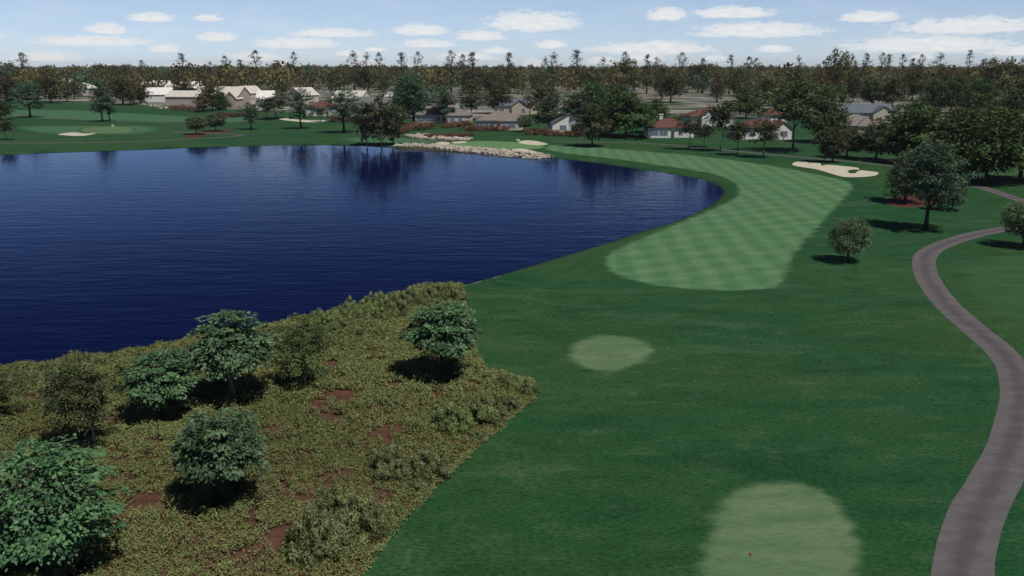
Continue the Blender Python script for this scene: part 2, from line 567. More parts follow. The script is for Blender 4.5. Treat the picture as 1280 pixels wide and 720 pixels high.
# faint mown areas
sheet('far_fairway', [(-60, 143), (40, 137), (110, 138), (180, 142), (260, 146), (330, 147), (300, 153), (220, 153), (140, 151), (60, 149)], 0.006, M['farfairway'], 4, 6)
sheet('far_fairway', [(15, 159), (60, 157), (120, 157), (185, 157), (205, 161), (180, 167), (140, 168), (90, 168), (40, 166)], 0.006, M['farfairway'], 3, 4)
sheet('far_fairway', [(420, 174), (450, 171), (520, 173), (560, 175), (550, 180), (505, 180), (440, 178)], 0.006, M['farfairway'], 3, 4)
sheet('far_fairway', [(1180, 330), (1240, 315), (1330, 318), (1400, 360), (1380, 420), (1300, 420), (1235, 395), (1190, 365)], 0.004, short_grass('swath_grass', (0.024, 0.078, 0.027), (0.042, 0.098, 0.038), 0, 4.0), 1.5, 2.0)
sheet('green', [(98, 162), (112, 159), (140, 158), (165, 159.5), (168, 164), (150, 167), (122, 167), (104, 165)], 0.012, M['tee'], 2.5, 3)

# ------------------------------------------------------------------ sand, soil, mulch


def dish(v, e):
    return -0.0 * e


def bunker(px, label, step=0.8):
    o = sheet('sand_bunker', px, 0.016, M['sand'], step, step * 1.5)
    del o['kind']
    return tag(o, label, 'bunker')


def zq(pts, ox, oy, k):
    return [(ox + x / k, oy + y / k) for x, y in pts]


bunker(zq([(123, 258), (150, 248), (230, 254), (262, 258), (268, 269), (300, 264), (370, 270), (448, 279), (462, 290), (540, 300), (552, 308), (530, 319), (470, 325), (385, 325), (335, 314), (290, 300), (235, 285), (165, 275), (128, 267)], 960, 140, 4),
       'long pale sand bunker with a grass tongue at the far end of the fairway')
sheet('grass_island', zq([(398, 296), (420, 288), (455, 289), (466, 291), (445, 298), (440, 305), (412, 307)], 960, 140, 4), 0.024, short_grass('island_grass', (0.02, 0.06, 0.02), (0.03, 0.07, 0.03), 0, 0.3), 0.5, 0.7)
bunker([(72, 168), (90, 165.5), (106, 167), (120, 166.5), (110, 169), (96, 170), (80, 169)], 'small flat sand bunker before the putting green across the lake, far left', 1.5)
bunker([(640, 187), (648, 185.8), (660, 187), (672, 190), (679, 191.5), (674, 193), (660, 192.5), (646, 190)], 'white sand bunker beside the rock edge at the lakeshore', 1.0)
bunker([(648, 178), (655, 175.6), (668, 176), (680, 178.5), (685, 180.5), (672, 181.5), (658, 180.5)], 'oval sand bunker behind the white flag', 1.2)
bunker([(544, 179), (552, 177.2), (562, 178.3), (560, 180.5), (548, 181)], 'tiny sand bunker between the two rock bands', 1.2)
bunker([(565, 177.5), (580, 176.6), (583, 178), (570, 179.3)], 'thin sand strip left of the putting green by the lake', 1.2)
bunker([(349, 149), (356, 147.8), (372, 149.5), (395, 150.2), (407, 150), (404, 152.3), (385, 152.8), (362, 151)], 'ragged pale sand strip in front of the red roofed cottage on the left', 2)

sheet('mulch_bed', [(1106, 254), (1116, 247), (1140, 243), (1170, 243), (1193, 246), (1180, 252), (1160, 257), (1130, 259)], 0.008, M['mulch'], 0.6, 1.2)
sheet('mulch_bed', [(228, 170), (240, 166.5), (268, 163), (290, 162), (282, 166), (262, 168), (250, 171), (236, 172)], 0.010, M['mulch'], 1.5, 2)

SCRUB_PX = [(440, 735), (463, 700), (492, 662), (540, 613), (585, 568), (640, 522), (668, 496), (672, 487), (664, 478), (640, 469), (606, 462), (592, 440), (586, 415), (580, 390), (577, 366), (574, 354),
            (540, 356), (480, 370), (420, 387), (350, 403), (235, 423), (150, 437), (90, 446), (0, 459), (-200, 492), (-330, 550), (-420, 800), (400, 800)]
SCRUB = resample(np.array([G(x, y)[:2] for x, y in SCRUB_PX]), 0.6)


def soil_z(v, e):
    o = -sdist(LAKE, v)
    k = np.clip((2.6 - o) / 2.6, 0, 1)
    return WATER_Z * k * k * (3 - 2 * k)


sheet('bare_soil', None, 0.012, M['soil'], grid=0.7, world=SCRUB, bumpz=soil_z)

# ------------------------------------------------------------------ paths and roads


def ribbon(name, px, width, z, material, n=10, step=0.8, kind='structure', wfun=None):
    W = resample(catmull([G(x, y)[:2] for x, y in px], n, False), step, False)
    T = nrm(np.gradient(W, axis=0))
    N = np.stack([-T[:, 1], T[:, 0]], 1)
    cols = np.linspace(-1, 1, 7)
    s = np.arange(len(W)) * step
    wob = 1 + 0.05 * (vnoise(s * 0.4, s * 0) - 0.5)
    V = np.concatenate([np.column_stack([W + N * (c * width / 2 * wob)[:, None], np.full(len(W), z)]) for c in cols])
    L = len(W)
    f = []
    for j in range(6):
        a = np.arange(L - 1) + j * L
        f.append(np.stack([a, a + 1, a + 1 + L, a + L], 1))
    f = np.concatenate(f)[:, ::-1].copy()
    me = new_mesh(name, V, f, material, True, attrs={'across': np.repeat(np.abs(cols), L)})
    if me.polygons[0].normal.z < 0:
        me.flip_normals()
    return tag(link(name, me), kind=kind)


ribbon('cart_path', [(1120, 1700), (1160, 1200), (1188, 950), (1198, 800), (1202, 740), (1205, 702), (1209, 680), (1222, 640), (1245, 598), (1263, 558), (1273, 520), (1275, 490), (1268, 462), (1245, 434), (1210, 405), (1181, 378), (1164, 355), (1156, 338), (1157, 320), (1176, 307), (1216, 294), (1255, 286.5), (1300, 281), (1360, 277)], 2.5, 0.012, M['path'])
ribbon('cart_path', [(1190, 224), (1215, 231), (1245, 240), (1275, 250), (1330, 266)], 2.3, 0.012, M['path'])
ribbon('cart_path', [(690, 176.5), (760, 177.5), (800, 178.5), (860, 183), (920, 189), (970, 194), (1040, 200), (1112, 207), (1150, 213), (1200, 226)], 2.2, 0.014, M['path'], step=1.5)
ribbon('cart_path', [(-80, 180), (0, 179), (90, 178.5), (170, 177), (240, 173.5), (285, 171), (302, 169.2), (290, 167.6), (255, 166.6), (215, 164)], 2.2, 0.014, M['path'], step=1.5)
ribbon('cart_path', [(-60, 144), (20, 145), (70, 147.5), (120, 150.5), (180, 152.5), (250, 152.5), (330, 151)], 2.6, 0.016, M['path'], step=2)
ribbon('cart_path', [(430, 164), (462, 168), (490, 172), (530, 175), (556, 176)], 2.4, 0.016, M['path'], step=1.5)
for pts, w in (([(640, 119), (760, 126), (880, 125), (1010, 126), (1130, 130), (1260, 134), (1400, 140)], 9),
               ([(690, 146), (770, 147), (850, 145.5), (940, 141), (1060, 141), (1180, 147), (1290, 148)], 6),
               ([(380, 113), (500, 115), (620, 113), (700, 118)], 9), ([(860, 121), (900, 124), (960, 123)], 14),
               ([(1040, 131), (1120, 130.5), (1200, 127), (1300, 125)], 8)):
    ribbon('road', pts, w, 0.02, M['road'], step=4)

# ------------------------------------------------------------------ foliage


def leaves_mesh(name, C, A, Nn, L, Wd, tint, material, mi=None):
    n = len(C)
    A = nrm(A)
    B = nrm(np.cross(A, Nn))
    V = np.empty((n, 4, 3))
    l, w = L[:, None], Wd[:, None]
    V[:, 0] = C - A * l * 0.5
    V[:, 1] = C + B * w * 0.5 - A * l * 0.08
    V[:, 2] = C + A * l * 0.5
    V[:, 3] = C - B * w * 0.5 - A * l * 0.08
    return new_mesh(name, V.reshape(-1, 3), np.arange(4 * n).reshape(-1, 4), material, False, mi, attrs={'tint': np.repeat(tint, 4)})


def fib(n, rng):
    i = np.arange(n) + 0.5
    ph = np.arccos(1 - 2 * i / n)
    th = math.pi * (1 + 5 ** 0.5) * i + rng.uniform(0, 6)
    d = np.stack([np.cos(th) * np.sin(ph), np.sin(th) * np.sin(ph), np.cos(ph)], 1)
    return nrm(d + rng.normal(0, 0.12, (n, 3)))


STY = {  # ncl leaves/cluster leaf-size(rel W) cluster-size(rel W) droop thickness profile lobes inner
    'maple': dict(ncl=92, lpc=70, leaf=0.054, cs=0.115, droop=0.40, thick=0.13, prof='dome', lobe=0.10, inner=0.22),
    'airy': dict(ncl=85, lpc=80, leaf=0.034, cs=0.090, droop=0.5, thick=0.45, prof='irregular', lobe=0.34, inner=0.45),
    'round': dict(ncl=130, lpc=50, leaf=0.042, cs=0.09, droop=0.25, thick=0.5, prof='ball', lobe=0.10, inner=0.25),
    'tall': dict(ncl=150, lpc=60, leaf=0.042, cs=0.090, droop=0.1, thick=0.35, prof='oval', lobe=0.42, inner=0.4),
    'broad': dict(ncl=140, lpc=48, leaf=0.054, cs=0.105, droop=0.3, thick=0.5, prof='dome', lobe=0.26, inner=0.35),
    'thin': dict(ncl=66, lpc=32, leaf=0.064, cs=0.085, droop=0.2, thick=0.7, prof='irregular', lobe=0.38, inner=0.5),
    'oak': dict(ncl=95, lpc=26, leaf=0.074, cs=0.105, droop=0.1, thick=0.7, prof='oval', lobe=0.22, inner=0.4),
    'spire': dict(ncl=85, lpc=14, leaf=0.060, cs=0.075, droop=0.1, thick=0.7, prof='spire', lobe=0.35, inner=0.45),
}


def make_tree(style, leafmat, barkmat, H, W, cb, seed, lean=0.0, leafscale=1.0, dens=1.0):
    """returns trunk mesh, crown mesh.  cb = height of the crown's underside"""
    s = STY[style]
    rng = np.random.default_rng(seed)
    n = int(s['ncl'] * dens)
    d = fib(n, rng)
    lob = np.zeros(n)
    for _ in range(6):
        k = nrm(rng.normal(size=3))
        lob += np.sin((d @ k) * rng.uniform(3, 6) + rng.uniform(0, 6))
    f = 1 + s['lobe'] * lob / 2.4
    f *= np.where(rng.random(n) < s['inner'], rng.uniform(0.35, 0.8, n), rng.uniform(0.82, 1.04, n))
    R, rz, zc = W / 2 * 0.88, (H - cb) / 2, (H + cb) / 2
    pr = s['prof']
    if pr == 'dome':
        zc = cb + (H - cb) * 0.36
        up, dn = H - zc, zc - cb
        z = np.where(d[:, 2] > 0, d[:, 2] * up, d[:, 2] * dn) * np.clip(f, 0, 1.06)
        C = np.column_stack([d[:, :2] * (R * f * (1.06 - 0.3 * np.clip(d[:, 2], 0, 1)))[:, None], zc + z])
    elif pr == 'spire':
        t = rng.random(n) ** 0.95
        rr = np.clip((1 - t) * 2.2, 0, 1) ** 0.8 * (0.66 + 0.34 * np.sin(t * 23 + rng.uniform(0, 6))) + 0.03
        a = rng.uniform(0, 2 * math.pi, n)
        q = R * rr * rng.uniform(0.35, 1.1, n)
        C = np.column_stack([np.cos(a) * q, np.sin(a) * q, cb + t * (H - cb) * 0.985])
        n = len(C)
    else:
        if pr == 'irregular':
            f = f * rng.uniform(0.78, 1.05, n)
        tp = 1 - 0.28 * np.clip(d[:, 2], 0, 1) if pr == 'oval' else np.ones(n)
        C = np.column_stack([d[:, :2] * (R * f * tp)[:, None], zc + d[:, 2] * rz * 0.96 * np.clip(f, 0, 1.08)])
    C[:, 0] += lean * np.clip(C[:, 2], 0, None)
    C[:, 2] = np.maximum(C[:, 2], cb * 0.9)
    lp = int(s['lpc'])
    cs = W * s['cs'] * rng.uniform(0.7, 1.35, n)
    o = C - np.array([lean * zc, 0, zc - 0.45 * rz])
    o = nrm(o)
    oh = o.copy(); oh[:, 2] = 0
    oh = nrm(oh + rng.normal(0, 0.15, o.shape) * [1, 1, 0])
    u = nrm(oh + np.array([0, 0, -1]) * s['droop'] + np.array([0, 0, 0.6]) * np.clip(o[:, 2:3], 0, 1))
    v = nrm(np.cross(u, np.array([0, 0, 1.0]) + 0 * u))
    w = np.cross(v, u)
    w = np.where(w[:, 2:3] < 0, -w, w)
    N = n * lp
    rep = np.repeat(np.arange(n), lp)
    r = np.sqrt(rng.random(N)); a = rng.uniform(0, 2 * math.pi, N)
    la, lb, lc = r * np.cos(a) * 1.25, r * np.sin(a), rng.normal(0, 1, N) * s['thick'] * 0.6
    S = cs[rep][:, None]
    # spray: leaves sag towards its rim
    P = C[rep] + S * (u[rep] * la[:, None] + v[rep] * lb[:, None] + w[rep] * (lc - 0.35 * r * r)[:, None])
    ax = u[rep] * (0.5 + la)[:, None] + v[rep] * lb[:, None] + rng.normal(0, 0.35, (N, 3)) + np.array([0, 0, -0.25])
    nn = 0.75 * w[rep] + 0.75 * o[rep] + rng.normal(0, 0.38, (N, 3))
    L = W * s['leaf'] * leafscale * rng.uniform(0.65, 1.3, N)
    tint = np.clip(rng.normal(0.45, 0.2, n)[rep] + rng.normal(0, 0.22, N), 0, 1)
    crown = leaves_mesh('crown', P, ax, nn, L, L * rng.uniform(0.5, 0.75, N), tint, leafmat)
    # trunk and limbs
    mb = MB()
    r0 = max(0.035 * H ** 0.85, 0.05) * (0.6 if style in ('thin', 'airy', 'spire') else 1.1)
    k = 7
    zt = np.linspace(-0.1, cb + (H - cb) * (0.9 if style in ('spire',) else 0.62), k)
    wob = np.cumsum(rng.normal(0, 0.012 * H, (k, 2)), 0); wob -= wob[0]; wob[1] *= 0.5
    tr = np.column_stack([wob[:, 0] + lean * np.clip(zt, 0, None), wob[:, 1], zt])
    rr = r0 * (1 - 0.85 * np.linspace(0, 1, k) ** 0.9); rr[0] *= 1.35
    mb.tube(tr, rr, 8 if H * W > 0 and style in ('maple', 'airy', 'tall', 'round') else 6)
    nb = {'thin': 12, 'airy': 26, 'maple': 30, 'tall': 26, 'round': 22}.get(style, 12)
    for i in rng.choice(n, min(nb, n), False):
        e = C[i]
        t0 = np.clip((e[2] * 0.62 - 0.1) / zt[-1], 0.28, 0.97) * (k - 1)
        j = min(int(t0), k - 2); q = tr[j] + (tr[j + 1] - tr[j]) * (t0 - j)
        rb = np.interp(t0, np.arange(k), rr) * 0.5
        mid = (q + e) / 2 + np.array([0, 0, 0.06 * (H - cb)]) + rng.normal(0, 0.02 * W, 3)
        mb.tube([q, (q + mid) / 2 + rng.normal(0, 0.012 * W, 3), mid, e], [rb, rb * 0.75, rb * 0.5, rb * 0.16], 5, False)
    return mb.mesh('trunk', barkmat, True), crown


def place_tree(name, meshes, loc, rz, scale, label, group=None):
    e = bpy.data.objects.new(name, None)
    e.empty_display_size = 0.5
    COL.objects.link(e)
    e.location = loc
    e.rotation_euler = (0, 0, rz)
    e.scale = scale
    link('trunk', meshes[0], e)
    link('crown', meshes[1], e)
    tag(e, label, 'tree', group)
    return e


# prototypes of unit size: height 10, width given
PROTO = {}


def proto(kind):
    return PROTO[kind]


def defproto(kind, style, leaf, bark, H, W, cb, nvar, seed, **kw):
    PROTO[kind] = (H, W, [make_tree(style, M[leaf], M[bark], H, W, cb, seed + i * 13, **kw) for i in range(nvar)])


defproto('tall_teal', 'tall', 'teal', 'bark', 10, 6.5, 2.2, 3, 100)
defproto('dusk_broad', 'broad', 'dusk', 'bark', 10, 9.0, 2.4, 3, 140)
defproto('deep_broad', 'broad', 'deep', 'bark', 10, 11, 2.2, 3, 160)
defproto('dusk_thin', 'thin', 'dusk', 'barkg', 10, 7.5, 3.6, 4, 180)
defproto('dusk_low', 'thin', 'dusk', 'barkg', 10, 8.5, 1.6, 3, 190, dens=1.5)
defproto('round_sage', 'round', 'sage', 'bark', 10, 10, 2.6, 2, 200, leafscale=1.2)
defproto('brown_oak', 'oak', 'brown', 'bark', 10, 9, 2.0, 4, 220)
defproto('brolive_oak', 'oak', 'brolive', 'bark', 10, 7.5, 1.8, 4, 260)
defproto('green_oak', 'oak', 'teal', 'bark', 10, 9.5, 1.6, 2, 300)
defproto('yolive', 'spire', 'yolive', 'bark', 10, 4.6, 1.4, 6, 320)
defproto('yellow_oak', 'oak', 'yolive', 'bark', 10, 6.5, 2.0, 3, 340)

NAMES = {'dusk_low': 'slender_tree', 'tall_teal': 'tall_tree', 'dusk_broad': 'broadleaf_tree', 'deep_broad': 'broadleaf_tree', 'dusk_thin': 'slender_tree', 'round_sage': 'round_tree', 'brown_oak': 'oak_tree',
         'brolive_oak': 'oak_tree', 'green_oak': 'oak_tree', 'yolive': 'conifer_tree', 'yellow_oak': 'oak_tree'}


def T(kind, px, by, ty, wpx, label, group=None, var=None, name=None):
    H, W, ms = PROTO[kind]
    p = G(px, by)
    h = height_at(p, ty)
    w = wpx * depth(p) / FPX * 1.12
    i = var if var is not None else random.randrange(len(ms))
    return place_tree(name or NAMES[kind], ms[i % len(ms)], p, random.uniform(0, 6.28), (w / W, w / W, h / H), label, group)


def NT_(style, leaf, bark, px, by, ty, wpx, cby, seed, label, name, lean=0.0, **kw):
    """a near tree with meshes of its own at true size"""
    p = G(px, by)
    H = height_at(p, ty)
    cb = height_at(p, cby) + (0.13 * H if style == 'maple' else 0)
    W = wpx * depth(p) / FPX
    return place_tree(name, make_tree(style, M[leaf], M[bark], H, W, cb, seed, lean, **kw), p, 0, (1, 1, 1), label)


# the scrub's own trees, near the camera
NT_('maple', 'maple', 'bark', 72, 716, 556, 168, 690, 1, 'largest blue-green leafy tree in the bottom left corner of the scrub', 'maple_tree', dens=1.5, leafscale=0.75)
NT_('maple', 'maple', 'bark', 281, 632, 512, 112, 600, 2, 'squat blue-green tree with a black pool of shadow, right of the largest corner tree', 'maple_tree', dens=1.25, leafscale=0.95)
NT_('maple', 'maple', 'bark', 203, 524, 438, 90, 504, 3, 'small blue-green scrub tree between the pale thin trunk and the taller lakeside tree', 'maple_tree', dens=1.25, leafscale=0.95)
NT_('maple', 'maple', 'barkg', 293, 502, 393, 106, 470, 4, 'blue-green tree on a clear grey trunk, its top reaching over the lake', 'maple_tree', dens=1.25, leafscale=0.95)
NT_('maple', 'maple', 'bark', 554, 473, 378, 94, 445, 5, 'blue-green tree alone at the scrub\'s right end beside the mown rough', 'maple_tree', dens=1.25, leafscale=0.95)
NT_('airy', 'airy', 'barkw', 121, 561, 443, 104, 530, 6, 'airy dark olive tree with a pale leaning trunk in the scrub', 'slender_tree', lean=-0.16, dens=1.25)
NT_('airy', 'airy', 'barkg', 381, 484, 391, 80, 470, 7, 'airy dark olive tree against the lake, right of the clear grey trunk', 'slender_tree', lean=-0.03, dens=1.15)
NT_('airy', 'airy', 'barkg', 0, 526, 464, 62, 515, 8, 'airy dark olive tree cut by the left edge of the photo', 'slender_tree')
NT_('round', 'sage', 'bark', 1060, 327, 270, 56, 316, 9, 'small round sage-green tree standing alone on the rough right of the fairway', 'round_tree')
NT_('tall', 'teal', 'bark', 1157, 287, 170, 88, 262, 17, 'tall blue-green tree right of the fairway, before the red mulch bed', 'tall_tree', leafscale=0.85, dens=1.0)
NT_('broad', 'dusk', 'bark', 1131, 253, 184, 54, 247, 11, 'dusky tree rooted in the red mulch bed behind the tall blue-green tree', 'broadleaf_tree', leafscale=0.9)
NT_('round', 'dusk', 'bark', 1190, 263, 226, 36, 256, 12, 'little dusky tree at the right tip of the red mulch bed', 'round_tree')
NT_('round', 'dusk', 'bark', 1172, 262, 232, 26, 256, 15, 'thin little tree half hidden behind the tall blue-green tree\'s right side', 'round_tree')
NT_('round', 'sage', 'bark', 1279, 309, 249, 62, 297, 13, 'round sage-green tree beside the path\'s end, cut by the right edge', 'round_tree')

# right-hand group
gR = 'trees massed beside the right-hand path'
T('deep_broad', 1231, 229, 138, 92, 'big dark tree with a black trunk foot above the short right path')
T('dusk_broad', 1275, 226, 140, 80, 'dark tree at the right edge above the short right path')
T('dusk_broad', 1197, 214, 128, 70, 'dark crown just right of the tall blue-green tree\'s top')
T('deep_broad', 1152, 205, 128, 66, 'dark tree between the grey roof and the tall blue-green tree', var=2)
T('dusk_broad', 1127, 204, 150, 46, 'low dusky tree behind the bunker\'s right tip')
T('dusk_broad', 1215, 190, 118, 62, 'dark tree right of the low grey hipped roof')
T('dusk_broad', 1262, 186, 112, 64, 'tall dark tree before the far road at the right edge', var=1)
T('deep_broad', 1300, 200, 120, 80, 'dark tree outside the right edge with only its leaves showing')
T('dusk_broad', 1141, 175, 122, 50, 'dark tree left of the low grey hipped roof')
T('dusk_thin', 1030, 203, 154, 36, 'slim tree nearest the long bunker, leftmost of the row along the path', var=0)
T('dusk_broad', 1040, 203, 160, 30, 'slim leafy tree second in the row behind the long bunker')
T('dusk_broad', 1058, 197, 157, 40, 'dark bushy tree third in the row behind the long bunker')
T('dusk_broad', 1094, 200, 150, 48, 'bushy tree fourth in the row, before the brown hipped roof')
T('dusk_thin', 991, 189, 98, 74, 'tall dark tree with a thick trunk before the white red-roofed house', name='broadleaf_tree', var=1)
T('deep_broad', 1030, 178, 110, 52, 'green leafy tree behind the tall thick-trunked tree')
# thin trees along the far path
T('dusk_thin', 862, 187, 142, 32, 'slender open tree right of the red-roofed bungalow\'s corner', var=1)
T('dusk_thin', 880, 184, 150, 26, 'small slender tree between two taller ones along the far path', var=2)
T('dusk_thin', 900, 189, 118, 42, 'tallest slender tree on the far path edge', var=3)
T('dusk_thin', 922, 194, 146, 36, 'slender low-crowned tree, second from the right in the path row', var=0)
T('dusk_thin', 954, 197, 143, 40, 'slender tree before the far white villa, rightmost of the path row', var=2)
# centre
T('dusk_broad', 740, 183, 130, 42, 'dotted dusky tree on the rough at the fairway\'s far end')
T('deep_broad', 782, 171, 112, 66, 'big deep green tree with a black trunk left of the red-roofed bungalow')
T('deep_broad', 815, 166, 124, 40, 'deep green crown touching the big tree\'s right side')
T('deep_broad', 742, 158, 106, 58, 'deep green tree behind the white gabled cottage')
T('deep_broad', 770, 152, 108, 50, 'deep green tree at the back of the central clump', var=1)
T('tall_teal', 687, 164, 118, 32, 'blue-green tree just left of the white gabled cottage')
T('tall_teal', 720, 165, 116, 36, 'blue-green tree just right of the white gabled cottage')
T('tall_teal', 755, 162, 128, 30, 'short blue-green tree behind the dotted dusky tree')
T('round_sage', 656, 165, 144, 20, 'small round tree at the corner of the brown hipped bungalow')
T('dusk_thin', 673, 162, 140, 20, 'small thin tree left of the white gabled cottage', name='slender_tree')
T('tall_teal', 517, 156, 93, 46, 'tall blue-green tree left of the low brown-roofed bungalow')
T('tall_teal', 555, 154, 106, 32, 'slim blue-green tree in front of the low brown-roofed bungalow')
T('deep_broad', 512, 148, 98, 40, 'deep green tree half hidden behind the tall blue-green one')
T('dusk_thin', 590, 150, 112, 40, 'open dark tree at the right end of the low brown-roofed bungalow', name='broadleaf_tree')
T('brown_oak', 622, 142, 108, 36, 'dark brown tree behind the blue-roofed house\'s left end')
T('brown_oak', 678, 146, 106, 42, 'dark brown tree right of the blue-roofed house')
T('tall_teal', 430, 166, 110, 36, 'dark blue-green tree with its own round shadow right of the red cottage')
T('tall_teal', 376, 161, 110, 28, 'slim blue-green tree left of the red cottage')
T('tall_teal', 314, 162, 128, 22, 'short blue-green tree at the end of the left hole')
T('dusk_thin', 401, 152, 132, 20, 'small tree in front of the red roofed cottage', name='round_tree')
T('dusk_thin', 345, 148, 116, 44, 'open olive tree left of the slim blue-green tree', name='broadleaf_tree')
T('dusk_thin', 334, 150, 122, 30, 'low olive tree beside the beige houses', name='broadleaf_tree')
T('dusk_low', 459, 182, 120, 40, 'slender lakeside tree, leftmost of three on the far shore', var=0)
T('dusk_low', 477, 181, 118, 38, 'slender lakeside tree, middle of three on the far shore', var=1)
T('dusk_low', 491, 181, 126, 36, 'slender lakeside tree, rightmost of three on the far shore', var=3)
# left
T('round_sage', 246, 168, 144, 26, 'round grey-green tree on the mulch patch, the left one of two')
T('round_sage', 270, 164, 141, 26, 'round grey-green tree on the mulch patch, the right one of two')
T('tall_teal', 128, 152, 100, 25, 'tall blue-green tree in the left fairway, the taller of a pair')
T('tall_teal', 137, 151, 116, 20, 'slight blue-green tree beside the taller one in the left fairway')
T('tall_teal', 38, 147, 101, 32, 'leaning blue-green tree on the left fairway with a black trunk')
T('brown_oak', 13, 134, 95, 32, 'brown tree near the left edge beyond the fairway')
T('brown_oak', 64, 129, 94, 34, 'big brown tree beyond the left fairway')
T('yellow_oak', 84, 127, 108, 16, 'small yellow-olive tree beside the big brown one')
T('brown_oak', 93, 124, 100, 16, 'brown tree against the small white building')
T('brown_oak', 154, 131, 95, 36, 'brown tree left of the white houses')
T('yellow_oak', 164, 132, 108, 16, 'thin yellow-olive tree before the white house')
T('brown_oak', 176, 130, 106, 26, 'brown tree against the white house wall')
T('brown_oak', 229, 125, 100, 32, 'dark brown tree between the white roofs')
T('brown_oak', 266, 138, 107, 34, 'dark brown tree before the beige houses')
T('yellow_oak', 254, 140, 120, 26, 'olive low tree in the rust hedge before the beige houses')
T('deep_broad', 278, 142, 116, 18, 'dark palm-like bush beside the beige wall')
T('dusk_broad', 2, 150, 124, 26, 'dark tree cut by the left edge, upper one')
T('dusk_thin', 8, 175, 146, 24, 'thin dark tree at the left edge near the far shore', name='slender_tree')

# ------------------------------------------------------------------ houses


def P(name, mb, m, parent, smooth=False):
    return link(name, mb.mesh(name, M[m], smooth), parent)


def vol_walls(mb, cx, cy, w, d, h, gable=None, rise=0.0):
    x0, x1, y0, y1 = cx - w / 2, cx + w / 2, cy - d / 2, cy + d / 2
    v = [(x0, y0, -.2), (x1, y0, -.2), (x1, y1, -.2), (x0, y1, -.2), (x0, y0, h), (x1, y0, h), (x1, y1, h), (x0, y1, h)]
    f = [(0, 1, 5, 4), (1, 2, 6, 5), (2, 3, 7, 6), (3, 0, 4, 7), (7, 6, 5, 4)]
    if gable == 'front':
        v += [(cx, y0, h + rise), (cx, y1, h + rise)]
        f += [(4, 5, 8), (6, 7, 9)]
    elif gable == 'side':
        v += [(x0, cy, h + rise), (x1, cy, h + rise)]
        f += [(7, 4, 8), (5, 6, 9)]
    mb.add(v, f)


def vol_roof(mb, cx, cy, w, d, h, kind, rise, ov=0.45, th=0.16):
    w2, d2 = w / 2 + ov, d / 2 + ov
    drop = 0.06
    if kind == 'hip':
        r = max(w2 - d2, 0.3) if w2 >= d2 else 0
        ry = max(d2 - w2, 0.3) if d2 > w2 else 0
        b = [(-w2, -d2), (w2, -d2), (w2, d2), (-w2, d2)]
        v = [(cx + x, cy + y, h - drop) for x, y in b] + [(cx + x, cy + y, h - drop + th) for x, y in b]
        v += [(cx - r, cy - ry, h + rise), (cx + r, cy + ry, h + rise)]
        f = [(3, 2, 1, 0), (0, 1, 5, 4), (1, 2, 6, 5), (2, 3, 7, 6), (3, 0, 4, 7)]
        f += ([(4, 5, 9, 8), (5, 6, 9), (6, 7, 8, 9), (7, 4, 8)] if r else [(4, 5, 8), (5, 6, 9, 8), (6, 7, 9), (7, 4, 8, 9)])
        mb.add(v, f)
    else:
        sw = kind == 'front'
        a, l = (w2, d2) if sw else (d2, w2)
        k = rise / (a - ov)
        sec = [(-a, h - k * ov + 0.02), (0, h + rise + 0.02), (a, h - k * ov + 0.02), (a, h - k * ov + th), (0, h + rise + th + 0.05), (-a, h - k * ov + th)]
        v = []
        for e in (-l, l):
            for q, z in sec:
                v.append((cx + q, cy + e, z) if sw else (cx + e, cy - q, z))
        f = [tuple(range(6))[::-1], tuple(range(6, 12))] + [(i, (i + 1) % 6, 6 + (i + 1) % 6, 6 + i) for i in range(6)]
        mb.add(v, f)


def window(parent, x, y, z, w, h, face='front'):
    fr, pn = MB(), MB()
    if face == 'front':
        fr.box(x - w / 2 - .1, x + w / 2 + .1, y - .07, y + .02, z - .12, z + h + .1)
        pn.box(x - w / 2, x - .03, y - .10, y - .068, z, z + h)
        pn.box(x + .03, x + w / 2, y - .10, y - .068, z, z + h)
    else:
        fr.box(x - .02, x + .07, y - w / 2 - .1, y + w / 2 + .1, z - .12, z + h + .1)
        pn.box(x + .068, x + .10, y - w / 2, y + w / 2, z, z + h)
    f = P('window', fr, 'trim', parent)
    P('pane', pn, 'glass', f)


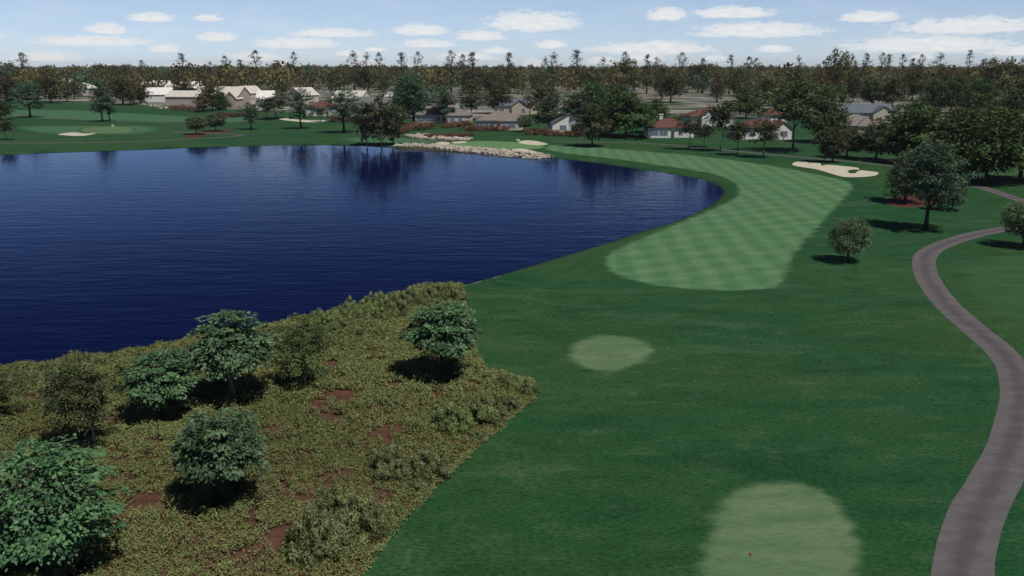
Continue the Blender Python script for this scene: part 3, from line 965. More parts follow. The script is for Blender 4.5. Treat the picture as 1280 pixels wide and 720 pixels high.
def house(name, label, x0, x1, yb, yt, wall, roof, kind='hip', wf=0.5, d=9.0, rot=0.0, chim=(), wins=(), door=None, wings=(), group=None, dwin=True):
    """x0..x1, yb, yt: extent in the photograph; wf: share of the height that is wall"""
    p = G((x0 + x1) / 2, yb)
    W = (x1 - x0) * depth(p) / FPX
    H = height_at(p, yt)
    wh, rise = H * wf, H * (1 - wf)
    e = bpy.data.objects.new(name, None)
    COL.objects.link(e)
    e.location = (p[0], p[1] + d / 2, 0)
    e.rotation_euler = (0, 0, math.radians(rot))
    tag(e, label, 'house', group)
    mb = MB()
    vol_walls(mb, 0, 0, W, d, wh, kind if kind != 'hip' else None, rise)
    rb = MB()
    vol_roof(rb, 0, 0, W, d, wh, kind, rise)
    ro = None
    walls, roofs = mb, [(rb, roof)]
    for (fx, fw, fd, off, fh, k2, r2) in wings:  # x centre share, width share, depth m, forward m, wall share, roof kind, rise share
        w2 = W * fw
        cy = -d / 2 - off + fd / 2
        vol_walls(walls, fx * W, cy, w2, fd, wh * fh, k2 if k2 != 'hip' else None, rise * r2)
        r3 = MB()
        vol_roof(r3, fx * W, cy, w2, fd, wh * fh, k2, rise * r2, 0.35)
        roofs.append((r3, roof))
    P('wall', walls, wall, e)
    for i, (r, mm) in enumerate(roofs):
        o = P('roof', r, mm, e)
        if i == 0: ro = o
    for cx in chim:
        P('chimney', MB().box(cx * W - .55, cx * W + .55, .1, 1.1, wh, H + 1.0).box(cx * W - .68, cx * W + .68, -.03, 1.23, H + 1.0, H + 1.25), wall, ro)

    def fy(x):
        y = -d / 2
        for (fx, fw, fd, off, fh, k2, r2) in wings:
            if abs(x - fx * W) < W * fw / 2: y = min(y, -d / 2 - off)
        return y
    for (fx, ww) in wins:
        hh = min(1.7, wh * 0.5)
        window(e, fx * W, fy(fx * W), wh * 0.30, ww, hh)
    if door is not None:
        dx = door * W
        do = P('door', MB().box(dx - .5, dx + .5, fy(dx) - .08, fy(dx) + .02, 0.05, min(2.1, wh * 0.8)), 'door', e)
        P('handle', MB().box(dx + .32, dx + .40, fy(dx) - .14, fy(dx) - .08, .95, 1.1), 'steel', do)
    if dwin:
        window(e, W / 2, 0, wh * 0.3, 1.4, min(1.5, wh * 0.45), 'side')
    return e


HN = 'house'
house(HN, 'small white-roofed building behind brown trees on the far left', 72, 88, 118, 99, 'white', 'r_white', 'side', 0.6, 12, 10, dwin=False)
house(HN, 'small beige gabled house right of the big brown tree, far left', 94, 110, 120, 104, 'beige', 'r_cream', 'front', 0.6, 14, -30, dwin=False)
house(HN, 'wide beige block topmost of the far left houses', 176, 222, 114, 101, 'beige', 'r_cream', 'side', 0.55, 16, -6, dwin=False)
house(HN, 'white house with a steep side gable right of the wide beige block', 206, 250, 119, 102, 'white', 'r_white', 'side', 0.5, 16, -12, dwin=False)
house(HN, 'bright white gabled house low on the left behind brown trees', 180, 211, 128, 110, 'white', 'r_white', 'side', 0.55, 14, 8, dwin=False)
house(HN, 'low rose-beige house with a flat white roof above the rust hedge', 208, 251, 132, 114, 'beige', 'r_cream', 'side', 0.62, 14, -10, dwin=False)
house(HN, 'long beige house with a cream roof left of the cream gabled house', 266, 302, 136, 109, 'beige', 'r_cream', 'side', 0.6, 16, -8, wings=[(0.3, 0.45, 8, 3, 0.8, 'front', 0.8)], dwin=False)
house(HN, 'cream gabled house at the right end of the far left group', 296, 318, 130, 108, 'cream', 'r_cream', 'front', 0.62, 14, -25, dwin=False)
house(HN, 'low white house half hidden by olive trees', 320, 340, 138, 114, 'white', 'r_white', 'side', 0.6, 12, 5, dwin=False)
house(HN, 'cream gabled house behind the slim blue-green tree', 364, 388, 132, 110, 'cream', 'r_cream', 'front', 0.6, 14, -30, dwin=False)
house(HN, 'white cottage with a dull red hipped roof on the left hole', 384, 419, 145, 126, 'white', 'r_red', 'hip', 0.55, 11, -8, wins=[(-0.25, 1.8), (0.1, 1.2)], door=0.3)
house(HN, 'pale beige gabled house right of the dull red roof, behind the dark blue-green tree', 418, 458, 134, 114, 'cream', 'r_cream', 'side', 0.58, 14, -18, dwin=False)
house(HN, 'grey-roofed low house behind the three slender lakeside trees', 440, 498, 147, 122, 'sagewall', 'r_grey', 'side', 0.36, 12, -6, wins=[(-0.35, 1.8)])
house(HN, 'white-roofed house with a pale green gable wall', 480, 506, 142, 117, 'sagewall', 'r_white', 'front', 0.5, 16, 35, dwin=False)
house(HN, 'two storey house with a red-brown roof above the low brown-roofed bungalow', 532, 572, 143, 119, 'pink', 'r_red', 'hip', 0.7, 11, 0, wins=[(-0.3, 1.6), (0.2, 1.6)])
house(HN, 'low rose-beige bungalow with a long brown roof and rust hedge', 517, 588, 154, 135, 'pink', 'r_brown', 'hip', 0.52, 12, -4, wins=[(-0.38, 1.6), (-0.22, 2.2), (-0.05, 2.0), (0.22, 1.8), (0.36, 1.4)], door=0.1, wings=[(0.26, 0.36, 7, 2.2, 1.0, 'hip', 0.8)])
house(HN, 'cream house with slate blue roofs and two white chimneys', 621, 669, 143, 124, 'cream', 'r_blue', 'side', 0.58, 12, -12, chim=(-0.35, 0.12), wins=[(-0.3, 2.0), (-0.08, 1.4), (0.3, 1.4)], door=0.42, wings=[(0.2, 0.42, 9, 2.5, 1.0, 'front', 0.9)])
house(HN, 'long bungalow with a brown hipped roof and blue windows near the green', 597, 655, 162, 140, 'pink', 'r_brown', 'hip', 0.5, 13, -6, wins=[(-0.42, 2.4), (-0.27, 1.6), (-0.14, 1.6), (0.3, 2.4)], door=0.02, wings=[(0.24, 0.46, 7, 2.2, 1.0, 'hip', 0.75)])
house(HN, 'white gabled cottage with a wide blue window behind a rust hedge', 688, 730, 166, 142, 'white', 'r_grey', 'front', 0.5, 12, 6, wins=[(-0.18, 2.2), (0.14, 2.2)], door=0.4)
house(HN, 'rose house with a brown roof peeping over the white gabled cottage', 697, 722, 147, 128, 'pink', 'r_brown', 'hip', 0.62, 11, 0, wins=[(-0.1, 1.4), (0.2, 1.4)])
house(HN, 'white bungalow with a red hipped roof and a white chimney', 810, 868, 172, 149, 'white', 'r_red', 'hip', 0.54, 12, -3, chim=(-0.16,), wins=[(-0.36, 2.6), (-0.16, 2.6), (0.22, 1.3)], door=0.05, wings=[(-0.26, 0.46, 8, 1.6, 1.0, 'hip', 0.7)])
house(HN, 'white villa with stepped red roofs behind the slender path trees', 860, 918, 158, 137, 'white', 'r_red', 'hip', 0.58, 12, 4, wins=[(-0.3, 1.8), (0.0, 1.6), (0.3, 1.8)], wings=[(-0.12, 0.3, 8, 2, 1.15, 'front', 0.7)])
house(HN, 'far white villa with a red roof right of the slender path trees', 924, 986, 174, 150, 'white', 'r_red', 'hip', 0.56, 12, 6, wins=[(-0.3, 2.0), (0.0, 1.6), (0.32, 2.0)], door=0.15, wings=[(0.3, 0.35, 8, 2, 1.0, 'front', 0.8)])
house(HN, 'small white house with a red roof behind the thick-trunked tree', 953, 984, 156, 136, 'white', 'r_red', 'hip', 0.6, 10, -5, wins=[(-0.2, 1.4), (0.2, 1.4)])
house(HN, 'bungalow with a wide grey-brown hipped roof before the blue-roofed cream house', 1046, 1104, 167, 144, 'cream', 'r_brown', 'hip', 0.42, 13, -10, wins=[(0.3, 1.6), (0.42, 1.4)], wings=[(0.2, 0.4, 7, 2, 1.0, 'hip', 0.8)])
house(HN, 'cream house with dark blue roofs and two chimneys on the right', 1052, 1116, 153, 131, 'cream', 'r_blue', 'side', 0.56, 12, -6, chim=(-0.05, 0.25), wins=[(-0.3, 1.6), (0.38, 1.6)], door=0.24, wings=[(0.3, 0.4, 9, 2.5, 1.0, 'front', 0.85)])
house(HN, 'low house with a dull grey hipped roof among dark trees on the right', 1166, 1208, 167, 148, 'pink', 'r_brown', 'hip', 0.40, 13, -8, wins=[(-0.2, 1.6), (0.1, 1.6)])
house(HN, 'grey-roofed house cut by the right edge', 1268, 1300, 172, 156, 'white', 'r_grey', 'hip', 0.5, 10, 0, wins=[(-0.2, 1.4)])

# ------------------------------------------------------------------ hedges, shrubs, scrub


def lumps(name, pts, material, leaf, seed, lp=40, thick=0.55, up=0.6):
    """pts: (x,y,z,r) lumps of foliage"""
    rng = np.random.default_rng(seed)
    Q = np.array(pts, float)
    n = len(Q); N = n * lp
    rep = np.repeat(np.arange(n), lp)
    d = nrm(rng.normal(size=(N, 3)))
    d[:, 2] = np.abs(d[:, 2]) * 1.2 - 0.3
    rr = rng.uniform(0.55, 1.05, N) * Q[rep, 3]
    Pp = Q[rep, :3] + d * rr[:, None]
    Pp[:, 2] = np.maximum(Pp[:, 2], 0.04)
    nn = nrm(d + rng.normal(0, 0.3, (N, 3)))
    ax = np.cross(nn, rng.normal(size=(N, 3))) + np.array([0, 0, 0.5 * up])
    L = leaf * rng.uniform(0.6, 1.35, N)
    tint = np.clip(rng.normal(0.45, 0.18, n)[rep] + rng.normal(0, 0.22, N), 0, 1)
    return leaves_mesh(name, Pp, ax, nn, L, L * rng.uniform(0.45, 0.7, N), tint, material)


def hedge(x0, y0, x1, y1, hpx, label, seed, m='hedge'):
    a, b = np.array(G(x0, y0)), np.array(G(x1, y1))
    h = 1.25 * hpx * depth(a) / FPX
    L = np.linalg.norm(b - a)
    n = max(4, int(L / (h * 0.55)))
    rng = np.random.default_rng(seed)
    pts = []
    for i in range(n):
        q = a + (b - a) * (i + rng.uniform(-.2, .2)) / (n - 1) - a
        for k in range(3):
            r = h * rng.uniform(0.42, 0.6)
            pts.append((q[0] + rng.normal(0, .2 * h), q[1] + rng.normal(0, .35 * h), h * rng.uniform(0.1, 0.5), r))
    o = link('hedge', lumps('hedge', pts, M[m], 0.40, seed, 150), None, tuple(a))
    tag(o, label, 'hedge')


hedge(216, 138, 245, 139, 8, 'rust-coloured hedge below the low rose-beige house', 1)
hedge(276, 146, 306, 146, 5, 'thin rust hedge below the long beige house', 2)
hedge(501, 167, 520, 160, 9, 'rust bush clump right of the three lakeside trees', 3)
hedge(520, 163, 540, 161, 8, 'rust hedge left end before the low brown-roofed bungalow', 4)
hedge(556, 160, 587, 157, 7, 'rust hedge under the right wing of the low brown-roofed bungalow', 5)
hedge(582, 164, 634, 164, 7, 'clipped rust hedge before the long blue-windowed bungalow', 6)
hedge(532, 172, 590, 170, 4, 'thin brown planting strip above the rocks', 7)
hedge(662, 169, 690, 169, 9, 'rust hedge left of the white gabled cottage', 8)
hedge(686, 170, 728, 170, 7, 'rust hedge directly before the white gabled cottage', 9)
hedge(716, 171, 764, 168, 9, 'dark rust hedge behind the dotted dusky tree', 10)
hedge(756, 167, 778, 160, 9, 'dark red hedge left of the big deep green tree', 11)
hedge(800, 150, 850, 152, 9, 'dark green hedge behind the red-roofed bungalow', 12, 'deep')
hedge(410, 152, 500, 154, 6, 'brown bushes along the foot of the grey-roofed low house', 13)


def shrub_mesh(R, H, leaf, seed, n=60, m='shrub', lp=46):
    rng = np.random.default_rng(seed)
    pts = []
    for _ in range(n):
        a, q = rng.uniform(0, 6.28), math.sqrt(rng.random())
        top = H * math.sqrt(max(1 - (q * 0.9) ** 2, 0.05)) * rng.uniform(0.75, 1.1)
        r = R * rng.uniform(0.14, 0.26)
        pts.append((math.cos(a) * q * R * 0.85, math.sin(a) * q * R * 0.85, max(top - r, 0.05) * rng.uniform(0.55, 1.0), r))
    return lumps('foliage', pts, M[m], leaf, seed, lp)


SHR = [shrub_mesh(1.5, 1.5, 0.105, 900 + i, lp=170) for i in range(4)]


def stem_mesh(seed):
    rng = np.random.default_rng(seed)
    mb = MB()
    for i in range(7):
        a = rng.uniform(0, 6.28); q = rng.uniform(.3, 1.0)
        e = np.array([math.cos(a) * q, math.sin(a) * q, rng.uniform(.7, 1.2)])
        mb.tube([(0, 0, -.05), e * [.4, .4, .5], e], [.05, .035, .015], 5, False)
    return mb.mesh('stem', M['bark'], True)


STEM = stem_mesh(4)


def shrub(px, by, wpx, hpx, label, group=None, z=0.0, k=None):
    p = G(px, by, z)
    dd = depth(p) / FPX
    s = wpx * dd / 3.0
    h = hpx * dd / 1.65
    e = bpy.data.objects.new('shrub', None)
    COL.objects.link(e)
    e.location = p
    e.rotation_euler = (0, 0, random.uniform(0, 6.28))
    e.scale = (s, s, h)
    link('foliage', SHR[random.randrange(4) if k is None else k], e)
    link('stem', STEM, e)
    tag(e, label, 'shrub', group)


shrub(398, 690, 92, 68, 'large leafy shrub nearest the camera at the bottom of the scrub', k=0)
shrub(452, 668, 74, 66, 'large shrub beside the dark rough\'s edge, right of the nearest shrub', k=1)
shrub(420, 640, 60, 42, 'shrub behind the nearest two at the bottom of the scrub', k=2)
shrub(488, 594, 62, 46, 'low shrub mid scrub, left one of a touching pair', k=3)
shrub(536, 594, 64, 44, 'low shrub mid scrub, right one of a touching pair', k=0)
shrub(567, 536, 58, 44, 'shrub near the scrub\'s right tip, left one of two', k=1)
shrub(606, 524, 56, 44, 'shrub near the scrub\'s right tip, right one of two', k=2)
gS = 'shrubs along the near lakeshore'
lS = 'olive shrub in the row along the near lakeshore before the dark water'
rs = random.Random(5)
for i in range(17):                                # tall end of the row
    x = 398 + i * 10.8 + rs.uniform(-3, 3)
    y = 408 - (x - 398) * 0.215 + rs.uniform(-1, 9)
    shrub(x, y, rs.uniform(32, 46), rs.uniform(24, 36), lS, gS)
for i in range(16):                                # low end
    x = -20 + i * 25 + rs.uniform(-6, 6)
    y = 478 - x * 0.145 + rs.uniform(0, 8)
    shrub(x, y, rs.uniform(28, 44), rs.uniform(18, 28), lS, gS)
lE = 'low shrub along the scrub\'s border with the mown rough'
gE = 'shrubs along the scrub border'
for x, y, w, h in ((660, 492, 30, 24), (640, 486, 32, 24), (612, 478, 30, 18), (580, 474, 26, 16), (640, 510, 28, 20), (566, 408, 22, 18), (572, 392, 22, 22), (630, 480, 26, 18), (522, 612, 30, 20), (553, 590, 26, 18), (494, 645, 28, 22), (475, 665, 26, 22), (598, 550, 24, 16)):
    shrub(x, y, w, h, lE, gE)

SPOTS = [(153, 465, 26), (42, 485, 16), (28, 495, 16), (50, 542, 16), (200, 553, 18), (257, 510, 20), (337, 540, 22), (417, 457, 26), (397, 507, 22), (413, 522, 22), (422, 495, 30), (170, 600, 18), (182, 633, 40), (330, 613, 16), (337, 677, 38), (307, 693, 30),
         (320, 662, 16), (475, 408, 16), (430, 497, 40), (408, 520, 18), (432, 523, 22), (468, 515, 20), (486, 541, 34), (463, 553, 18), (492, 483, 16), (540, 452, 14), (635, 475, 14), (592, 547, 16), (570, 552, 18), (345, 541, 16), (515, 597, 20),
         (345, 677, 20), (362, 608, 14), (395, 602, 10), (383, 697, 16), (440, 478, 14), (252, 400, 10), (265, 640, 12), (590, 480, 12)]


def build_scrub():
    rng = np.random.default_rng(11)
    lo, hi = SCRUB.min(0), SCRUB.max(0)
    lo = np.maximum(lo, [-62, 24]); hi = np.minimum(hi, [40, 130])
    n = int((hi[0] - lo[0]) * (hi[1] - lo[1]) * 20)
    p = rng.uniform(lo, hi, (n, 2))
    sd = sdist(SCRUB[::2], p)
    ok = sd > -0.15
    p, sd = p[ok], sd[ok]
    # thin it out on the bare patches
    nz = vnoise(p[:, 0] * 0.55 + 40, p[:, 1] * 0.45 + 9) * 0.65 + vnoise(p[:, 0] * 1.7, p[:, 1] * 1.3) * 0.35
    keep = np.ones(len(p))
    keep[nz > 0.74] = 0.2
    nz2 = vnoise(p[:, 0] * 1.1 + 5, p[:, 1] * 0.9 + 31) * 0.6 + vnoise(p[:, 0] * 2.6, p[:, 1] * 2.2) * 0.4
    keep[nz2 > 0.68] *= 0.3
    jx, jy = (vnoise(p[:, 0] * 1.9, p[:, 1] * 1.9) - .5) * 1.1, (vnoise(p[:, 0] * 1.9 + 70, p[:, 1] * 1.9) - .5) * 1.1
    for x, y, w in SPOTS:
        q = G(x, y)
        R = w * depth(q) / FPX * 0.60
        e = ((p[:, 0] + jx - q[0]) / (R * 1.0)) ** 2 + ((p[:, 1] + jy - q[1]) / (R * 1.2)) ** 2
        keep = np.minimum(keep, np.clip(e - 0.35, 0.0, 1) ** 1.5)
    ok = rng.random(len(p)) < keep
    p, sd = p[ok], sd[ok]
    o = -sdist(LAKE[::2], p)
    ok = o > 0.12
    p, sd, o = p[ok], sd[ok], o[ok]
    k = np.clip((2.6 - o) / 2.6, 0, 1)
    zg = WATER_Z * k * k * (3 - 2 * k) + 0.012
    # mounds of unequal height
    hgt = 0.24 + 0.62 * vnoise(p[:, 0] * 0.8 + 11, p[:, 1] * 0.8) ** 1.5
    hgt *= 1 + 0.5 * np.exp(-np.abs(o - 1.5) / 2)
    hgt *= np.clip(sd / 0.9, 0.55, 1)
    # fewer leaves on far tufts, their size grows a little
    dist = p[:, 1]
    lp = 26
    N = len(p) * lp
    rep = np.repeat(np.arange(len(p)), lp)
    a = rng.uniform(0, 2 * math.pi, N)
    r = np.sqrt(rng.random(N)) * 0.24
    t = rng.uniform(0.25, 1.0, N)
    P3 = np.column_stack([p[rep, 0] + np.cos(a) * r, p[rep, 1] + np.sin(a) * r, zg[rep] + hgt[rep] * t * (1 - (r / 0.34) ** 2 * 0.6)])
    nn = nrm(np.column_stack([np.cos(a) * r * 3.2, np.sin(a) * r * 3.2, np.full(N, 0.75)]) + rng.normal(0, 0.22, (N, 3)))
    ax = np.cross(nn, rng.normal(size=(N, 3))) + np.array([0, 0, 0.25])
    L = rng.uniform(0.09, 0.18, N) * np.clip(dist[rep] / 60, 0.75, 1.2)
    big = vnoise(p[:, 0] * 0.13, p[:, 1] * 0.13)
    tint = np.clip((rng.normal(0.42, 0.16, len(p)) + (big - 0.5) * 0.5)[rep] + rng.normal(0, 0.13, N), 0, 1)
    me = leaves_mesh('scrub_undergrowth', P3, ax, nn, L, L * 0.62, tint, M['scrub'])
    tag(link('scrub_undergrowth', me), 'low olive undergrowth covering the bare red soil', 'undergrowth', kind='stuff')


build_scrub()

# ------------------------------------------------------------------ stones


def rocks(name, pxs, spread, count, size, seed, label, zf=None):
    rng = np.random.default_rng(seed)
    W = catmull([G(x, y)[:2] for x, y in pxs], 12, False)
    W = resample(W, 0.5, False)
    T_ = nrm(np.gradient(W, axis=0)); N_ = np.stack([-T_[:, 1], T_[:, 0]], 1)
    base = np.array([(x, y, z) for x in (-1, 0, 1) for y in (-1, 0, 1) for z in (-1, 0, 1) if (x, y, z) != (0, 0, 0)], float)
    ico_v = np.array([(0, 0, 1), (.89, 0, .45), (.28, .85, .45), (-.72, .53, .45), (-.72, -.53, .45), (.28, -.85, .45), (.72, .53, -.45), (-.28, .85, -.45), (-.89, 0, -.45), (-.28, -.85, -.45), (.72, -.53, -.45), (0, 0, -1)])
    ico_f = np.array([(0, 1, 2), (0, 2, 3), (0, 3, 4), (0, 4, 5), (0, 5, 1), (1, 6, 2), (2, 7, 3), (3, 8, 4), (4, 9, 5), (5, 10, 1), (6, 7, 2), (7, 8, 3), (8, 9, 4), (9, 10, 5), (10, 6, 1), (11, 7, 6), (11, 8, 7), (11, 9, 8), (11, 10, 9), (11, 6, 10)])
    vs, fs = [], []
    for i in range(count):
        j = rng.integers(len(W))
        c = W[j] + N_[j] * rng.uniform(-1, 1) * spread + T_[j] * rng.uniform(-.5, .5)
        s = size * rng.uniform(0.5, 1.4)
        v = ico_v * (1 + rng.normal(0, 0.16, (12, 1))) * s * np.array([1, 0.8, 0.6]) * rng.uniform(0.8, 1.2, 3)
        th = rng.uniform(0, 6.28)
        R_ = np.array([[math.cos(th), -math.sin(th), 0], [math.sin(th), math.cos(th), 0], [0, 0, 1]])
        v = v @ R_.T
        o = -sdist(LAKE, c[None])[0]
        kk = min(max((2.6 - o) / 2.6, 0), 1)
        z = WATER_Z * kk * kk * (3 - 2 * kk) if o > 0 else WATER_Z - min(-o * .3, .5)
        vs.append(v + [c[0], c[1], z + s * 0.25]); fs.append(ico_f + 12 * i)
    me = new_mesh(name, np.concatenate(vs), np.concatenate(fs), M['stone'], False)
    tag(link(name, me), label, 'rocks', kind='stuff')


M['bed'] = mk_plain('dark_rock_bed', (0.060, 0.050, 0.038), 0.95, 0.1, 0.5, (1, 1, 1), False)
sheet('rock_bed', [(500, 183), (508, 180), (525, 179), (560, 181.5), (600, 185), (645, 189.5), (680, 194), (680, 196), (660, 195), (600, 190.2), (560, 187.6), (520, 186), (503, 185)], 0.014, M['bed'], 1.0, 1.6, bumpz=soil_z)
sheet('rock_bed', [(518, 168.5), (526, 168), (545, 171), (586, 173), (588, 175.5), (560, 176), (530, 173.5)], 0.012, M['bed'], 1.5, 2.5)
rocks('shore_rocks', [(503, 183), (520, 182), (560, 185), (600, 188), (640, 192), (678, 196)], 3.3, 950, 0.60, 1, 'band of pale tan rocks along the far lakeshore')
rocks('slope_rocks', [(519, 169), (535, 172), (560, 174), (586, 174.5)], 4.0, 380, 0.6, 2, 'second band of pale rocks on the grass above the shore')
rocks('edge_stones', [(578, 356), (600, 349.5), (622, 343)], 0.3, 26, 0.08, 3, 'line of small stones at the near water edge beside the scrub')
rocks('white_stones', [(167, 129.5), (180, 130.5), (195, 133), (207, 136)], 3.0, 70, 0.7, 4, 'scattered white stones on the grass below the white houses')

# ------------------------------------------------------------------ golf furniture


def tee_marker(px, py, label, s=0.5):
    p = G(px, py, 0.004)
    e = bpy.data.objects.new('tee_marker', None)
    COL.objects.link(e)
    e.location = p
    e.scale = (s, s, s)
    tag(e, label, 'tee marker', 'red tee markers')
    mb = MB()
    prof = [(0.0, 0.03), (0.09, 0.03), (0.12, 0.08), (0.12, 0.13), (0.085, 0.19), (0.03, 0.215), (0.0, 0.217)]
    k = 12
    v, f = [], []
    for r, z in prof:
        for j in range(k):
            v.append((r * math.cos(j * 6.2832 / k), r * math.sin(j * 6.2832 / k), z))
    for i in range(len(prof) - 1):
        for j in range(k):
            f.append((i * k + j, i * k + (j + 1) % k, (i + 1) * k + (j + 1) % k, (i + 1) * k + j))
    mb.add(v, f)
    P('marker_ball', mb, 'red', e, True)
    P('spike', MB().tube([(0, 0, -.1), (0, 0, .05)], [.012, .012], 6), 'steel', e)


tee_marker(737.5, 439, 'red tee marker on the left of the small oval tee')
tee_marker(782.5, 445, 'red tee marker on the right of the small oval tee')
tee_marker(938, 694, 'red tee marker on the big near tee at the bottom of the photo')


def flag(px, by, ty, label):
    p = G(px, by)
    h = height_at(p, ty)
    e = bpy.data.objects.new('golf_flag', None)
    COL.objects.link(e)
    e.location = p
    tag(e, label, 'flag')
    P('pole', MB().tube([(0, 0, -.2), (0, 0, h)], [.03, .025], 8), 'steel', e)
    n = 8
    xs = np.linspace(0.02, 0.85, n)
    v = [(x, 0.07 * math.sin(x * 7), h - .04 - .1 * x) for x in xs] + [(x, 0.07 * math.sin(x * 7 + .2), h - .62 - .04 * x) for x in xs]
    v += [(a, b + .012, c) for a, b, c in v]
    m_ = 2 * n
    f = [(i, i + 1, n + i + 1, n + i) for i in range(n - 1)] + [(m_ + n + i, m_ + n + i + 1, m_ + i + 1, m_ + i) for i in range(n - 1)]
    P('cloth', MB().add(v, f), 'cloth', e)


flag(646, 178, 173.5, 'white flag on the putting green by the far rocks')
flag(140, 160, 155.5, 'white flag on the putting green across the lake, far left')

# ------------------------------------------------------------------ the woods behind


def woods():
    r = random.Random(21)
    boxes = [(60, 115, 96, 122), (170, 340, 98, 140), (355, 460, 108, 140), (440, 600, 116, 156), (595, 735, 122, 150), (805, 990, 134, 160), (1045, 1120, 128, 168)]
    lab = {'brown_oak': 'brown broadleaf tree in the wood behind the houses', 'brolive_oak': 'brown-olive broadleaf tree in the wood behind the houses', 'green_oak': 'blue-green broadleaf tree in the brown wood behind the houses',
           'yolive': 'ragged spire-topped tree rising out of the wood on the skyline', 'yellow_oak': 'yellow-olive tree in the wood behind the houses', 'deep_broad': 'deep green tree in the wood behind the houses'}
    grp = {'brown_oak': 'brown trees of the far wood', 'brolive_oak': 'brown-olive trees of the far wood', 'green_oak': 'blue-green trees of the far wood', 'yolive': 'spire trees of the far wood', 'yellow_oak': 'yellow-olive trees of the far wood', 'deep_broad': 'deep green trees of the far wood'}
    cnt = 0

    def put(kind, x, by, h, w):
        p = G(x, by)
        H, W, ms = PROTO[kind]
        place_tree(NAMES[kind], ms[r.randrange(len(ms))], p, r.uniform(0, 6.28), (w / W, w / W, h / H), lab[kind], grp[kind])
    # spires seen against the sky
    for x, ty in ((5, 78), (33, 66), (230, 66), (283, 70), (302, 74), (322, 63), (369, 65), (443, 64), (460, 66), (475, 66), (504, 65), (523, 65), (564, 63), (579, 68), (591, 65), (637, 66), (681, 71), (692, 66), (719, 62), (753, 72), (780, 65), (792, 74), (808, 68), (819, 72), (851, 66), (877, 73), (911, 69), (934, 71),
                 (944, 73), (996, 70), (1080, 66), (1100, 66), (1108, 67), (1125, 68), (1138, 73), (1148, 68), (1171, 67), (1208, 63), (1226, 73), (1256, 72), (1274, 72), (1310, 66), (-40, 68), (180, 76), (265, 78)):
        by = r.uniform(104, 118)
        p = G(x, by)
        h = height_at(p, ty - 1)
        put('yolive', x, by, h, h * r.uniform(0.55, 0.80))
        cnt += 1
    # big trees on the right
    for kind, x, by, ty, w in (('brolive_oak', 1040, 128, 63, 38), ('brolive_oak', 1054, 126, 66, 30), ('deep_broad', 1090, 135, 96, 34), ('brown_oak', 1115, 136, 94, 30), ('brolive_oak', 1240, 132, 68, 40), ('deep_broad', 1167, 142, 100, 36), ('deep_broad', 1195, 142, 98, 44), ('brown_oak', 1262, 130, 74, 44),
                               ('brolive_oak', 827, 124, 78, 24), ('brown_oak', 838, 128, 92, 40), ('brown_oak', 872, 116, 78, 30), ('green_oak', 742, 112, 92, 24), ('brolive_oak', 780, 120, 70, 42), ('green_oak', 935, 122, 102, 28), ('yellow_oak', 896, 128, 98, 24), ('deep_broad', 932, 148, 112, 40), ('deep_broad', 984, 150, 100, 44),
                               ('yellow_oak', 545, 116, 84, 28), ('yellow_oak', 595, 112, 84, 22), ('brown_oak', 425, 112, 88, 36), ('brown_oak', 455, 116, 84, 34), ('green_oak', 350, 112, 86, 34), ('green_oak', 215, 104, 86, 30), ('brown_oak', 590, 122, 104, 30), ('brown_oak', 1190, 130, 88, 34), ('brown_oak', 960, 132, 96, 40),
                               ('deep_broad', 1010, 140, 104, 40), ('brown_oak', 1140, 126, 84, 32), ('deep_broad', 1225, 146, 100, 44), ('deep_broad', 1285, 150, 98, 44)):
        p = G(x, by)
        h = height_at(p, ty)
        put(kind, x, by, h, w * depth(p) / FPX)
        cnt += 1
    # the rest
    tries = 0
    while cnt < 285 and tries < 5000:
        tries += 1
        x = r.uniform(-90, 1370)
        lim = 112 if x < 420 else (124 if x < 980 else 136)
        by = 97 + (lim - 97) * r.random() ** 1.25
        if any(a - 4 < x < b + 4 and c < by < d for a, b, c, d in boxes):
            continue
        h = r.uniform(19.5, 25.0) if by < 112 else r.uniform(13, 21)
        kind = r.choices(['brown_oak', 'brolive_oak', 'green_oak', 'yellow_oak', 'deep_broad'], [46, 30, 7, 11, 6])[0]
        put(kind, x, by, h, h * r.uniform(0.62, 0.92))
        cnt += 1


woods()


def far_wood():
    rng = np.random.default_rng(77)
    n = 3300
    d = np.concatenate([1250 + 3600 * rng.random(2400) ** 1.3, np.sqrt(rng.uniform(600 ** 2, 1300 ** 2, 900))])
    a = np.radians(rng.uniform(-46, 46, n))
    c = np.column_stack([np.sin(a) * d, np.cos(a) * d])
    # woods also to the sides, so that the horizon is closed there
    h = rng.uniform(13, 22.0, n) + 9 * np.clip(vnoise(a * 60, d * 0.004) - 0.35, 0, 1) * rng.random(n) * 1.6
    lp = 150
    N = n * lp
    rep = np.repeat(np.arange(n), lp)
    q = nrm(rng.normal(size=(N, 3))) * rng.uniform(0.5, 1, (N, 1))
    w = h * rng.uniform(0.32, 0.48, n)
    P3 = np.column_stack([c[rep, 0] + q[:, 0] * w[rep], c[rep, 1] + q[:, 1] * w[rep], h[rep] * (0.56 + 0.42 * q[:, 2])])
    ax = rng.normal(size=(N, 3)); nn = q + rng.normal(0, .4, (N, 3))
    L = h[rep] * rng.uniform(0.07, 0.15, N)
    tint = np.clip(rng.normal(0.4, 0.22, n)[rep] + rng.normal(0, .2, N), 0, 1)
    me = leaves_mesh('distant_wood', P3, ax, nn, L, L * .7, tint, [M['brown'], M['brolive'], M['teal'], M['yolive']], mi=np.repeat(rng.choice(4, n, p=[.42, .36, .10, .12]), lp))
    tag(link('distant_wood', me), 'distant brown wood reaching to the horizon', 'wood', kind='stuff')


far_wood()

# ------------------------------------------------------------------ haze


